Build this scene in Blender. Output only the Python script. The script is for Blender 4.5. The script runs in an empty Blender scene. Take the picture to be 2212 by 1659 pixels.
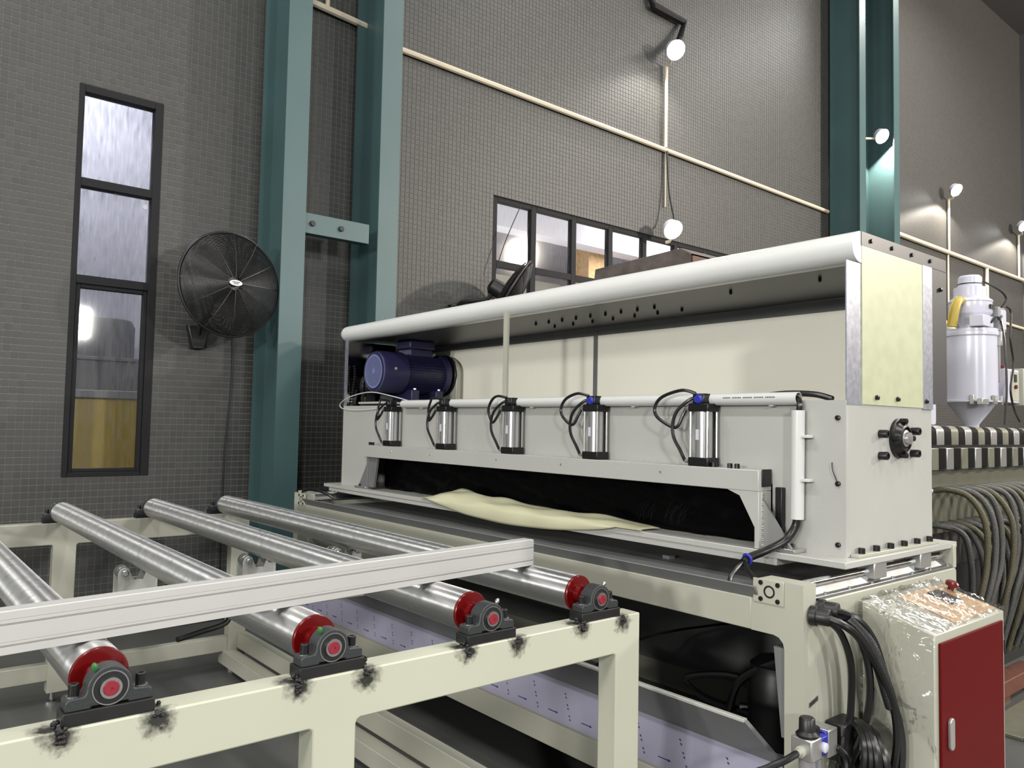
import bpy, math, random
import numpy as np
from mathutils import Vector, Matrix
random.seed(7)
S = bpy.context.scene
COL = S.collection
R = math.radians

# ---------------------------------------------------------------- camera
CAM_YAW, CAM_PITCH, CAM_ROLL = R(50.4488), R(2.9534), R(1.1119)
cam_d = bpy.data.cameras.new('camera')
cam_d.sensor_fit = 'HORIZONTAL'; cam_d.sensor_width = 36.0
cam_d.lens = 1700.49 / 2212 * 36.0
cam_d.clip_start = 0.05; cam_d.clip_end = 200
cam = bpy.data.objects.new('camera', cam_d); COL.objects.link(cam)
fwd = Vector((math.cos(CAM_YAW)*math.cos(CAM_PITCH), math.sin(CAM_YAW)*math.cos(CAM_PITCH), math.sin(CAM_PITCH)))
rt = Vector((math.sin(CAM_YAW), -math.cos(CAM_YAW), 0)); up = rt.cross(fwd)
r2 = rt*math.cos(CAM_ROLL) + up*math.sin(CAM_ROLL); u2 = -rt*math.sin(CAM_ROLL) + up*math.cos(CAM_ROLL)
M = Matrix((r2, u2, -fwd)).transposed().to_4x4(); M.translation = Vector((0, 0, 1.65))
cam.matrix_world = M
S.camera = cam

# ---------------------------------------------------------------- view, world, big lights
S.view_settings.view_transform = 'Standard'; S.view_settings.look = 'None'
S.view_settings.gamma = 1.0; S.view_settings.use_curve_mapping = False
S.view_settings.exposure = -0.6
S.cycles.max_bounces = 6; S.cycles.diffuse_bounces = 3; S.cycles.glossy_bounces = 4
S.cycles.transmission_bounces = 6; S.cycles.transparent_max_bounces = 8
S.cycles.caustics_reflective = False; S.cycles.caustics_refractive = False
S.cycles.sample_clamp_indirect = 4.0
S.cycles.use_denoising = True
w = bpy.data.worlds.new('hall_air'); S.world = w; w.use_nodes = True
w.node_tree.nodes['Background'].inputs[0].default_value = (0.92, 0.95, 1.0, 1)
w.node_tree.nodes['Background'].inputs[1].default_value = 0.36

def area_light(name, loc, aim, sx, sy, watts, color=(1, 1, 1)):
    l = bpy.data.lights.new(name, 'AREA'); l.shape = 'RECTANGLE'; l.size = sx; l.size_y = sy
    l.energy = watts; l.color = color
    o = bpy.data.objects.new(name, l); COL.objects.link(o); o.location = loc
    d = Vector(aim) - Vector(loc)
    o.rotation_euler = d.to_track_quat('-Z', 'Y').to_euler()
    return o
# high bay lamps of the hall, in rows under the roof
for k, (x, y, e) in enumerate(((-4.5, -1.5, 620), (-4.5, 4.0, 420), (2.0, -3.5, 560), (8.5, -1.5, 420), (15.0, -1.5, 800), (1.0, 3.6, 200), (8.5, 3.0, 260), (15, 3.0, 600))):
    area_light('high_bay_light', (x, y, 10.2), (x, y, 0), 0.5, 3.6, e*1.1, (1.0, 0.985, 0.94))

# unseen flood lights: the first inferred from cast shadows, the others added as fill
for k, (x, y, z, e, aim) in enumerate(((-1.6, 4.0, 6.6, 60, (2.6, 3.0, 1.0)), (-10.5, 0.5, 3.6, 620, (3.0, 3.4, 2.0)), (-9.5, -2.0, 3.2, 760, (3.5, 3.4, 2.0)), (-5.0, -8.5, 4.6, 900, (2.5, 2.5, 1.2)), (4.0, -9.0, 4.0, 700, (3.2, 1.6, 1.0)), (9.0, -9.0, 6.0, 600, (10.0, 6.0, 5.0)), (17.0, -7.0, 7.4, 4200, (17.0, 6.0, 6.0)))):
    area_light('unseen_flood', (x, y, z), aim, 0.7, 0.7, e, (1.0, 0.9, 0.78) if x > 15 else (1.0, 0.98, 0.93))

# ---------------------------------------------------------------- materials
def lin(c):
    return tuple((v/255/12.92) if v/255 <= 0.04045 else ((v/255+0.055)/1.055)**2.4 for v in c) + (1,)
MATS = {}
def mat(name, rgb, rough=0.5, metal=0.0, vary=0.0, vscale=6.0, bump=0.0, bscale=60.0, coat=0.0, stretch=None, spec=0.5, rvary=0.0):
    m = bpy.data.materials.new(name); m.use_nodes = True
    nt = m.node_tree; b = nt.nodes['Principled BSDF']
    c = lin(rgb)
    b.inputs['Base Color'].default_value = c; b.inputs['Roughness'].default_value = rough
    b.inputs['Metallic'].default_value = metal; b.inputs['Coat Weight'].default_value = coat
    b.inputs['Specular IOR Level'].default_value = spec
    tc = nt.nodes.new('ShaderNodeTexCoord'); src = tc.outputs['Object']
    if stretch:
        mp = nt.nodes.new('ShaderNodeMapping'); mp.inputs['Scale'].default_value = stretch
        nt.links.new(src, mp.inputs[0]); src = mp.outputs[0]
    if vary or rvary:
        n = nt.nodes.new('ShaderNodeTexNoise'); n.inputs['Scale'].default_value = vscale; n.inputs['Detail'].default_value = 5
        nt.links.new(src, n.inputs['Vector'])
        if vary:
            rp = nt.nodes.new('ShaderNodeValToRGB')
            rp.color_ramp.elements[0].position = 0.3; rp.color_ramp.elements[1].position = 0.7
            rp.color_ramp.elements[0].color = tuple(v*(1-vary) for v in c[:3]) + (1,)
            rp.color_ramp.elements[1].color = tuple(min(1, v*(1+vary)) for v in c[:3]) + (1,)
            nt.links.new(n.outputs[0], rp.inputs[0]); nt.links.new(rp.outputs[0], b.inputs['Base Color'])
        if rvary:
            mr = nt.nodes.new('ShaderNodeMapRange')
            mr.inputs[3].default_value = max(0.02, rough-rvary); mr.inputs[4].default_value = rough+rvary
            nt.links.new(n.outputs[0], mr.inputs[0]); nt.links.new(mr.outputs[0], b.inputs['Roughness'])
    if bump:
        n2 = nt.nodes.new('ShaderNodeTexNoise'); n2.inputs['Scale'].default_value = bscale; n2.inputs['Detail'].default_value = 4
        nt.links.new(src, n2.inputs['Vector'])
        bp = nt.nodes.new('ShaderNodeBump'); bp.inputs['Strength'].default_value = bump; bp.inputs['Distance'].default_value = 0.01
        nt.links.new(n2.outputs[0], bp.inputs['Height']); nt.links.new(bp.outputs[0], b.inputs['Normal'])
    MATS[name] = m
    return m
CREAM = mat('cream_paint', (166, 166, 153), 0.32, vary=0.03, vscale=3, rvary=0.08)
WHITEP = mat('white_paint', (170, 170, 166), 0.28, vary=0.03, vscale=2.5, rvary=0.08)
PVC = mat('white_pvc', (196, 197, 196), 0.25)
ROLLW = mat('white_roll_sheet', (212, 213, 212), 0.18, vary=0.02, vscale=4)
PANEL = mat('hood_panel', (248, 246, 232), 0.3, vary=0.04, vscale=1.6)
CHROME = mat('chromed_tube', (216, 217, 218), 0.13, 1.0, rvary=0.06, vscale=14, bump=0.03, bscale=60, stretch=(1, 0.12, 1))
def turned_tube():     # zinc tube turned round its axis: the grooves smear highlights along it
    m = mat('turned_tube', (216, 217, 218), 0.30, 1.0, rvary=0.08, vscale=40, bump=0.015, bscale=120)
    nt = m.node_tree; b = nt.nodes['Principled BSDF']; b.inputs['Anisotropic'].default_value = 0.95; b.inputs['Anisotropic Rotation'].default_value = 0.25
    t = nt.nodes.new('ShaderNodeTangent'); t.direction_type = 'RADIAL'; t.axis = 'Y'; nt.links.new(t.outputs[0], b.inputs['Tangent'])
    return m
TUBE = turned_tube()
STEEL = mat('brushed_steel', (176, 177, 178), 0.3, 1.0, rvary=0.08, vscale=20)
ALU = mat('anodised_aluminium', (182, 182, 181), 0.38, 0.15, rvary=0.05, vscale=9, stretch=(0.3, 4, 4))
ALUCYL = mat('aluminium_cylinder', (210, 211, 212), 0.24, 0.9)
GALV = mat('galvanised_sheet', (170, 173, 184), 0.36, 0.75, vary=0.18, vscale=45)
GALVB = mat('bright_zinc_sheet', (176, 180, 150), 0.42, 0.1, vary=0.06, vscale=18)
DARKSH = mat('grey_sheet', (122, 123, 124), 0.45, 0.3, vary=0.08, vscale=3)
CAST = mat('cast_iron', (54, 57, 59), 0.42, 0.35, bump=0.1, bscale=130)
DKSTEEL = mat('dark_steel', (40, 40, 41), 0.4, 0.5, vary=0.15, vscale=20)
BLACK = mat('black_oxide', (22, 22, 23), 0.32, 0.2)
RUBBER = mat('black_rubber', (17, 17, 18), 0.3)
BLACKP = mat('black_plastic', (20, 20, 21), 0.4)
RED = mat('red_paint', (90, 4, 6), 0.25, vary=0.08, vscale=18)
REDS = mat('red_shaft_end', (134, 36, 50), 0.35, 0.2, vary=0.15, vscale=60)
DOORRED = mat('red_door', (86, 12, 14), 0.5, spec=0.06, vary=0.03, vscale=3)
TEAL = mat('teal_paint', (58, 82, 84), 0.42, vary=0.1, vscale=1.3)
BLUE = mat('motor_blue', (36, 35, 68), 0.35, vary=0.06, vscale=8)
BLUEL = mat('grille_blue', (112, 118, 160), 0.4)
FITBLUE = mat('blue_fitting', (40, 46, 150), 0.35)
GREEN = mat('green_nipple', (44, 100, 50), 0.35)
FILM = mat('lavender_film', (140, 138, 156), 0.3, vary=0.14, vscale=2)
CLOTH = mat('cream_film', (188, 187, 158), 0.38, vary=0.03, vscale=5, bump=0.1, bscale=14)
WINFR = mat('dark_window_frame', (30, 30, 32), 0.6, spec=0.15)
INK = mat('blue_ink', (40, 36, 96), 0.6)
WHITE = mat('white_enamel', (192, 192, 206), 0.25)
YELLOW = mat('yellow_paint', (164, 142, 50), 0.45)
GREYB = mat('grey_plastic', (128, 128, 130), 0.5)
CONDUIT = mat('white_conduit', (196, 186, 166), 0.4)
RUST = mat('rusty_timber', (78, 70, 66), 0.75, vary=0.35, vscale=12, bump=0.3, bscale=30)
RUSTEND = mat('rusty_end', (96, 72, 62), 0.75, vary=0.2, vscale=25)
BROWN = mat('brown_timber', (92, 50, 34), 0.7, vary=0.2, vscale=12)
HOSE = mat('braided_hose', (76, 76, 74), 0.45, 0.4, bump=0.5, bscale=160)
NEXTW = mat('next_room_wall', (206, 206, 216), 0.7)
NEXTO = mat('ochre_column', (196, 160, 112), 0.6, vary=0.2, vscale=18)
TAN = mat('tan_panel', (214, 180, 140), 0.3, vary=0.1, vscale=7)
CEIL = mat('ceiling_sheet', (66, 66, 67), 0.7)
UNDER = mat('shaded_zinc', (70, 70, 71), 0.4, 0.3, vary=0.1, vscale=2)  # zinc darkened for the shade under the hood and along its edge
HEATER = mat('black_heater', (6, 6, 6), 0.6, spec=0.08)
DIEB = mat('die_body_steel', (98, 98, 84), 0.45, 0.3, vary=0.12, vscale=9)
DIEL = mat('die_lower_steel', (62, 62, 60), 0.5, 0.3, vary=0.12, vscale=6)
GREYDIE = mat('die_steel', (118, 118, 104), 0.4, 0.4, vary=0.12, vscale=9)
PLATE = mat('nickel_plate', (188, 188, 186), 0.3, 0.8)

# floor: dull dark concrete with a faint sheen
FLOOR = mat('grey_floor', (84, 85, 83), 0.33, vary=0.14, vscale=0.9, bump=0.04, bscale=8)
# machine film on curtain, wrinkled
CURT = mat('black_curtain_film', (4, 4, 5), 0.35, bump=0.15, bscale=9, spec=0.06, stretch=(1, 1, 0.5))

# mosaic tiles and grout
def tile_mat():
    m = bpy.data.materials.new('mosaic_tile'); m.use_nodes = True; nt = m.node_tree; b = nt.nodes['Principled BSDF']
    g = nt.nodes.new('ShaderNodeNewGeometry'); rp = nt.nodes.new('ShaderNodeValToRGB')
    rp.color_ramp.elements[0].color = lin((50, 50, 49)); rp.color_ramp.elements[1].color = lin((58, 58, 56))
    nt.links.new(g.outputs['Random Per Island'], rp.inputs[0]); nt.links.new(rp.outputs[0], b.inputs['Base Color'])
    b.inputs['Roughness'].default_value = 0.5
    return m
TILE = tile_mat()
GROUT = mat('pale_grout', (108, 108, 104), 0.8)
def far_tile_mat():
    m = bpy.data.materials.new('mosaic_far'); m.use_nodes = True; nt = m.node_tree; b = nt.nodes['Principled BSDF']
    tc = nt.nodes.new('ShaderNodeTexCoord'); mp = nt.nodes.new('ShaderNodeMapping')
    mp.inputs['Rotation'].default_value = (R(90), 0, 0)
    br = nt.nodes.new('ShaderNodeTexBrick'); br.offset = 0; br.squash = 1
    br.inputs['Scale'].default_value = 1; br.inputs['Mortar Size'].default_value = 0.00265
    br.inputs['Brick Width'].default_value = 0.05; br.inputs['Row Height'].default_value = 0.05
    br.inputs['Color1'].default_value = lin((55, 54, 52)); br.inputs['Color2'].default_value = lin((61, 60, 58)); br.inputs['Mortar'].default_value = lin((82, 81, 78))  # flat mortar darkened for the shade that falls between raised tiles
    nt.links.new(tc.outputs['Object'], mp.inputs[0]); nt.links.new(mp.outputs[0], br.inputs[0]); nt.links.new(br.outputs[0], b.inputs['Base Color'])
    b.inputs['Roughness'].default_value = 0.5
    return m
FARTILE = far_tile_mat()
def glass_mat(name, dirt, tint=(1, 1, 1), streak=(9, 9, 1.2), rough=0.05, lo=0.45, hi=0.75):
    m = bpy.data.materials.new(name); m.use_nodes = True; nt = m.node_tree; nt.nodes.remove(nt.nodes['Principled BSDF'])
    out = nt.nodes['Material Output']
    tr = nt.nodes.new('ShaderNodeBsdfTransparent'); tr.inputs[0].default_value = tint + (1,)
    gl = nt.nodes.new('ShaderNodeBsdfGlossy'); gl.inputs['Roughness'].default_value = rough
    tl = nt.nodes.new('ShaderNodeBsdfTranslucent'); tl.inputs[0].default_value = (0.88, 0.88, 0.95, 1)
    fr = nt.nodes.new('ShaderNodeFresnel'); fr.inputs[0].default_value = 1.45
    tc = nt.nodes.new('ShaderNodeTexCoord'); mp = nt.nodes.new('ShaderNodeMapping'); mp.inputs['Scale'].default_value = streak
    n = nt.nodes.new('ShaderNodeTexNoise'); n.inputs['Scale'].default_value = 6; n.inputs['Detail'].default_value = 6
    mr = nt.nodes.new('ShaderNodeMapRange'); mr.inputs[1].default_value = lo; mr.inputs[2].default_value = hi; mr.inputs[4].default_value = dirt
    L = nt.links.new
    ge = nt.nodes.new('ShaderNodeNewGeometry'); sb = nt.nodes.new('ShaderNodeMath'); sb.operation = 'SUBTRACT'; sb.inputs[0].default_value = 1.0; sb.use_clamp = True
    ml = nt.nodes.new('ShaderNodeMath'); ml.operation = 'MULTIPLY'; L(ge.outputs['Backfacing'], sb.inputs[1]); L(fr.outputs[0], ml.inputs[0]); L(sb.outputs[0], ml.inputs[1])
    L(tc.outputs['Object'], mp.inputs[0]); L(mp.outputs[0], n.inputs['Vector']); L(n.outputs[0], mr.inputs[0])
    m1 = nt.nodes.new('ShaderNodeMixShader'); m2 = nt.nodes.new('ShaderNodeMixShader')
    L(mr.outputs[0], m1.inputs[0]); L(tr.outputs[0], m1.inputs[1]); L(tl.outputs[0], m1.inputs[2])
    L(ml.outputs[0], m2.inputs[0]); L(m1.outputs[0], m2.inputs[1]); L(gl.outputs[0], m2.inputs[2]); L(m2.outputs[0], out.inputs[0])
    return m
GLASS = glass_mat('streaky_window_glass', 0.4, lo=0.35, hi=0.85)
GLASS2 = glass_mat('window_glass', 0.08)
GLASSL = glass_mat('lower_window_glass', 0.25, lo=0.35, hi=0.9)
def wrap_mat():
    m = bpy.data.materials.new('clear_wrap'); m.use_nodes = True; nt = m.node_tree; nt.nodes.remove(nt.nodes['Principled BSDF'])
    out = nt.nodes['Material Output']; L = nt.links.new
    tr = nt.nodes.new('ShaderNodeBsdfTransparent'); tr.inputs[0].default_value = (0.96, 0.96, 0.96, 1)
    gl = nt.nodes.new('ShaderNodeBsdfGlossy'); gl.inputs['Roughness'].default_value = 0.12
    tc = nt.nodes.new('ShaderNodeTexCoord'); n = nt.nodes.new('ShaderNodeTexNoise'); n.inputs['Scale'].default_value = 8; n.inputs['Detail'].default_value = 2; n.inputs['Distortion'].default_value = 0.8
    bp = nt.nodes.new('ShaderNodeBump'); bp.inputs['Strength'].default_value = 1.0; bp.inputs['Distance'].default_value = 0.05
    lw = nt.nodes.new('ShaderNodeLayerWeight'); lw.inputs[0].default_value = 0.32
    L(tc.outputs['Object'], n.inputs['Vector']); L(n.outputs[0], bp.inputs['Height']); L(bp.outputs[0], gl.inputs['Normal']); L(bp.outputs[0], lw.inputs['Normal'])
    mx = nt.nodes.new('ShaderNodeMixShader'); mr = nt.nodes.new('ShaderNodeMapRange'); mr.inputs[3].default_value = 0.03; mr.inputs[4].default_value = 0.45
    L(lw.outputs['Fresnel'], mr.inputs[0]); L(mr.outputs[0], mx.inputs[0])
    L(tr.outputs[0], mx.inputs[1]); L(gl.outputs[0], mx.inputs[2]); L(mx.outputs[0], out.inputs[0])
    return m
WRAP = wrap_mat()
def emit(name, rgb, s):
    m = bpy.data.materials.new(name); m.use_nodes = True; nt = m.node_tree
    b = nt.nodes['Principled BSDF']; b.inputs['Emission Color'].default_value = rgb + (1,); b.inputs['Emission Strength'].default_value = s
    return m
LAMP = emit('lamp_face', (0.93, 0.95, 1.0), 60)
# cream paint with soot left by welding at the bearing pads
SOOT_POINTS = []
def sooty(name, base_rgb, pts):
    m = mat(name, base_rgb, 0.32, vary=0.02, vscale=3, rvary=0.06); nt = m.node_tree; b = nt.nodes['Principled BSDF']; L = nt.links.new
    tc = nt.nodes.new('ShaderNodeTexCoord')
    n = nt.nodes.new('ShaderNodeTexNoise'); n.inputs['Scale'].default_value = 75; n.inputs['Detail'].default_value = 4
    L(tc.outputs['Object'], n.inputs['Vector'])
    sc = nt.nodes.new('ShaderNodeVectorMath'); sc.operation = 'SCALE'; sc.inputs['Scale'].default_value = 0.05
    sb = nt.nodes.new('ShaderNodeVectorMath'); sb.operation = 'SUBTRACT'; sb.inputs[1].default_value = (0.5, 0.5, 0.5)
    L(n.outputs['Color'], sb.inputs[0]); L(sb.outputs[0], sc.inputs[0])
    ad = nt.nodes.new('ShaderNodeVectorMath'); ad.operation = 'ADD'; L(tc.outputs['Object'], ad.inputs[0]); L(sc.outputs[0], ad.inputs[1])
    acc = None
    for (p, rad) in pts:
        d = nt.nodes.new('ShaderNodeVectorMath'); d.operation = 'DISTANCE'; d.inputs[1].default_value = p; L(ad.outputs[0], d.inputs[0])
        mr = nt.nodes.new('ShaderNodeMapRange'); mr.inputs[1].default_value = rad*0.35; mr.inputs[2].default_value = rad; mr.inputs[3].default_value = 0.97; mr.inputs[4].default_value = 0.0
        L(d.outputs['Value'], mr.inputs[0])
        if acc is None: acc = mr.outputs[0]
        else:
            mx = nt.nodes.new('ShaderNodeMath'); mx.operation = 'MAXIMUM'; L(acc, mx.inputs[0]); L(mr.outputs[0], mx.inputs[1]); acc = mx.outputs[0]
    mix = nt.nodes.new('ShaderNodeMix'); mix.data_type = 'RGBA'
    src = b.inputs['Base Color'].links[0].from_socket
    L(acc, mix.inputs[0]); L(src, mix.inputs[6]); mix.inputs[7].default_value = (0.008, 0.008, 0.007, 1); L(mix.outputs[2], b.inputs['Base Color'])
    return m

# ---------------------------------------------------------------- mesh helpers
class MB:
    def __init__(s): s.v = []; s.f = []
    def add(s, vs, fs):
        o = len(s.v); s.v += [tuple(v) for v in vs]; s.f += [tuple(i+o for i in f) for f in fs]; return s
    def box(s, x0, x1, y0, y1, z0, z1):
        return s.add([(x0,y0,z0),(x1,y0,z0),(x1,y1,z0),(x0,y1,z0),(x0,y0,z1),(x1,y0,z1),(x1,y1,z1),(x0,y1,z1)],
                     [(0,3,2,1),(4,5,6,7),(0,1,5,4),(1,2,6,5),(2,3,7,6),(3,0,4,7)])
    def hexa(s, q0, q1):      # two quads, bottom and top
        return s.add(list(q0)+list(q1), [(0,3,2,1),(4,5,6,7),(0,1,5,4),(1,2,6,5),(2,3,7,6),(3,0,4,7)])
    def ring(s, c, ax, u, v, prof, n, closed_start=True, closed_end=True):
        o = len(s.v); c = Vector(c)
        for (r, h) in prof:
            for i in range(n):
                a = 2*math.pi*i/n
                s.v.append(tuple(c + ax*h + u*(r*math.cos(a)) + v*(r*math.sin(a))))
        for k in range(len(prof)-1):
            for i in range(n):
                j = (i+1) % n
                s.f.append((o+k*n+i, o+k*n+j, o+(k+1)*n+j, o+(k+1)*n+i))
        if closed_start: s.f.append(tuple(o+i for i in range(n))[::-1])
        if closed_end: s.f.append(tuple(o+(len(prof)-1)*n+i for i in range(n)))
        return s
    def lathe(s, base, axis, prof, n=20, caps=(True, True)):
        ax = Vector(axis).normalized(); t = Vector((0,0,1)) if abs(ax.z) < 0.9 else Vector((1,0,0))
        u = ax.cross(t).normalized(); v = ax.cross(u)
        return s.ring(base, ax, u, v, prof, n, *caps)
    def cyl(s, p0, p1, r, n=14, r1=None):
        d = Vector(p1)-Vector(p0)
        return s.lathe(p0, d, [(r, 0), (r if r1 is None else r1, d.length)], n)
    def tube(s, pts, r, n=8, sub=6, caps=True):
        P = smooth_path(pts, sub); o = len(s.v); up0 = None
        for i, p in enumerate(P):
            t = (P[min(i+1, len(P)-1)] - P[max(i-1, 0)]).normalized()
            if up0 is None:
                up0 = t.orthogonal().normalized()
            up0 = (up0 - t*up0.dot(t)).normalized(); w2 = t.cross(up0)
            for k in range(n):
                a = 2*math.pi*k/n
                s.v.append(tuple(p + up0*(r*math.cos(a)) + w2*(r*math.sin(a))))
        for i in range(len(P)-1):
            for k in range(n):
                j = (k+1) % n
                s.f.append((o+i*n+k, o+i*n+j, o+(i+1)*n+j, o+(i+1)*n+k))
        if caps:
            s.f.append(tuple(o+k for k in range(n))[::-1]); s.f.append(tuple(o+(len(P)-1)*n+k for k in range(n)))
        return s
    def prism(s, poly, plane, a0, a1):   # polygon in a plane, extruded on the third axis
        def P(p, a):
            return {'xz': (p[0], a, p[1]), 'yz': (a, p[0], p[1]), 'xy': (p[0], p[1], a)}[plane]
        n = len(poly); vs = [P(p, a0) for p in poly] + [P(p, a1) for p in poly]
        return s.add(vs, [tuple(range(n))[::-1], tuple(range(n, 2*n))] + [(i, (i+1) % n, n+(i+1) % n, n+i) for i in range(n)])
    def hexbolt(s, base, axis, r, h, n=6): return s.lathe(base, axis, [(r, 0), (r, h*0.85), (r*0.85, h)], n)
    def torus(s, c, axis, Rr, r, n=36, m=8, sx=1.0):
        ax = Vector(axis).normalized(); t = Vector((0,0,1)) if abs(ax.z) < 0.9 else Vector((1,0,0))
        u = ax.cross(t).normalized(); v = ax.cross(u); c = Vector(c); o = len(s.v)
        for i in range(n):
            a = 2*math.pi*i/n; d = u*math.cos(a)*sx + v*math.sin(a)
            for k in range(m):
                b2 = 2*math.pi*k/m; s.v.append(tuple(c + d*(Rr + r*math.cos(b2)) + ax*(r*math.sin(b2))))
        for i in range(n):
            for k in range(m):
                i2 = (i+1) % n; k2 = (k+1) % m
                s.f.append((o+i*m+k, o+i2*m+k, o+i2*m+k2, o+i*m+k2))
        return s
    def build(s, name, m, parent=None, bevel=0.0, flat=False, ang=38):
        me = bpy.data.meshes.new(name)
        off = parent_loc(parent)
        me.from_pydata([(x-off.x, y-off.y, z-off.z) for x, y, z in s.v], [], s.f)
        import bmesh
        bm = bmesh.new(); bm.from_mesh(me); bmesh.ops.recalc_face_normals(bm, faces=bm.faces); bm.to_mesh(me); bm.free()
        if not flat:
            me.polygons.foreach_set('use_smooth', [True]*len(me.polygons)); me.set_sharp_from_angle(angle=R(ang))
        me.materials.append(m)
        o = bpy.data.objects.new(name, me); COL.objects.link(o)
        if parent: o.parent = parent
        if bevel:
            md = o.modifiers.new('bevel', 'BEVEL'); md.width = bevel; md.segments = 2; md.limit_method = 'ANGLE'; md.angle_limit = R(40)
            md.harden_normals = False
        return o
def parent_loc(p):
    v = Vector((0, 0, 0))
    while p is not None:
        v += p.location; p = p.parent
    return v
def smooth_path(pts, sub):
    P = [Vector(p) for p in pts]
    if len(P) < 3 or sub <= 1: return P
    out = []
    for i in range(len(P)-1):
        p0, p1, p2, p3 = P[max(i-1, 0)], P[i], P[i+1], P[min(i+2, len(P)-1)]
        for k in range(sub):
            t = k/sub
            out.append(0.5*((2*p1) + (p2-p0)*t + (2*p0-5*p1+4*p2-p3)*t*t + (3*p1-p0-3*p2+p3)*t**3))
    out.append(P[-1]); return out
def tag(o, label=None, cat=None, group=None, kind=None):
    if label: o['label'] = label
    if cat: o['category'] = cat
    if group: o['group'] = group
    if kind: o['kind'] = kind
    return o
def thing(name, loc, label, cat, group=None):
    o = bpy.data.objects.new(name, None); COL.objects.link(o); o.location = loc; o.empty_display_size = 0.1
    return tag(o, label, cat, group)
def copy_tree(o, loc, label, group=None):
    def cp(src, par):
        c = src.copy(); COL.objects.link(c)
        if par: c.parent = par
        for ch in src.children: cp(ch, c)
        return c
    r = cp(o, None); r.location = loc; r['label'] = label
    if group: r['group'] = group
    return r
def rrect(x0, x1, z0, z1, r, n=5):
    out = []
    for cx, cz, a0 in ((x1-r, z1-r, 0), (x0+r, z1-r, 90), (x0+r, z0+r, 180), (x1-r, z0+r, 270)):
        for k in range(n+1):
            a = R(a0 + 90*k/n); out.append((cx+r*math.cos(a), cz+r*math.sin(a)))
    return out

# ================================================================ SETTING
WY = 6.55
tag(MB().add([(-14,-14,0),(24,-14,0),(24,12,0),(-14,12,0)], [(0,1,2,3)]).build('floor', FLOOR), kind='structure')
tag(MB().box(-14, 24, -14, 7.0, 11.2, 11.4).build('ceiling', CEIL), kind='structure')
ENDW = mat('dark_end_wall', (70, 70, 74), 0.7)
tag(MB().box(20.95, 21.2, -14, WY, 0, 11.2).build('wall_end', ENDW), kind='structure')
# tiled wall with two window openings
W1 = (1.15, 1.75, 1.20, 4.15); W2 = (5.10, 9.9, 2.45, 4.10)
wb = MB()
gx = [-3.0, W1[0], W1[1], W2[0], W2[1]]
def wall_box(x0, x1, z0, z1, y0=WY, y1=WY+0.24): wb.box(x0, x1, y0, y1, z0, z1)
wall_box(-3, W1[0], 0, 8.8); wall_box(W1[0], W1[1], 0, W1[2]); wall_box(W1[0], W1[1], W1[3], 8.8)
wall_box(W1[1], W2[0], 0, 8.8); wall_box(W2[0], W2[1], 0, W2[2]); wall_box(W2[0], W2[1], W2[3], 8.8); wall_box(W2[1], 12.0, 0, 8.8)
wall = tag(wb.build('wall_back', GROUT, flat=True), kind='structure')
up_ = MB().box(-3, 12, WY-0.003, WY+0.24, 8.8, 11.2); up_.box(12, 24, WY-0.003, WY+0.24, 0, 11.2)
up_.build('far_tiling', FARTILE, wall, flat=True)['kind'] = 'stuff'
# mosaic: every tile is raised off the grout
P_, T_ = 0.05, 0.0447
inw = lambda x, z, W: W[0] < x < W[1] and W[2] < z < W[3]
cells = [(i, k) for i in range(6, 240) for k in range(0, 176) if not inw((i+.5)*P_, (k+.5)*P_, W1) and not inw((i+.5)*P_, (k+.5)*P_, W2)]
single = [(i, k) for (i, k) in cells if 18 <= i < 23 and 24 <= k < 90][:300]
sset = set(single)
rest = np.array([c for c in cells if c not in sset], dtype=np.float64)
n = len(rest); h = T_/2; hb = h-0.0004
corn = np.array([(-hb, WY-0.004, -hb), (hb, WY-0.004, -hb), (hb, WY-0.004, hb), (-hb, WY-0.004, hb), (-h, WY+0.001, -h), (h, WY+0.001, -h), (h, WY+0.001, h), (-h, WY+0.001, h)])
ctr = np.zeros((n, 1, 3)); ctr[:, 0, 0] = (rest[:, 0]+.5)*P_; ctr[:, 0, 2] = (rest[:, 1]+.5)*P_
V = (corn[None] + ctr).reshape(-1, 3)
fq = np.array([(0,1,2,3),(4,5,1,0),(5,6,2,1),(6,7,3,2),(7,4,0,3)])
F = (fq[None] + (np.arange(n)*8)[:, None, None]).reshape(-1, 4)
me = bpy.data.meshes.new('mosaic')
me.vertices.add(len(V)); me.vertices.foreach_set('co', V.ravel().astype(np.float32))
me.loops.add(F.size); me.loops.foreach_set('vertex_index', F.ravel().astype(np.int32))
me.polygons.add(len(F)); me.polygons.foreach_set('loop_start', (np.arange(len(F))*4).astype(np.int32)); me.polygons.foreach_set('loop_total', np.full(len(F), 4, np.int32))
me.update(calc_edges=True); me.shade_flat(); me.materials.append(TILE)
o = bpy.data.objects.new('mosaic_tiles', me); COL.objects.link(o); o.parent = wall; o['kind'] = 'stuff'
tm = MB().add([tuple(c - np.array((0, WY, 0))) for c in corn], [tuple(f) for f in fq])
t0 = tm.build('tile', TILE, None, flat=True)
t0.parent = wall; i, k = single[0]; t0.location = ((i+.5)*P_, WY, (k+.5)*P_)
for (i, k) in single[1:]:
    c = t0.copy(); COL.objects.link(c); c.location = ((i+.5)*P_, WY, (k+.5)*P_)

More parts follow.
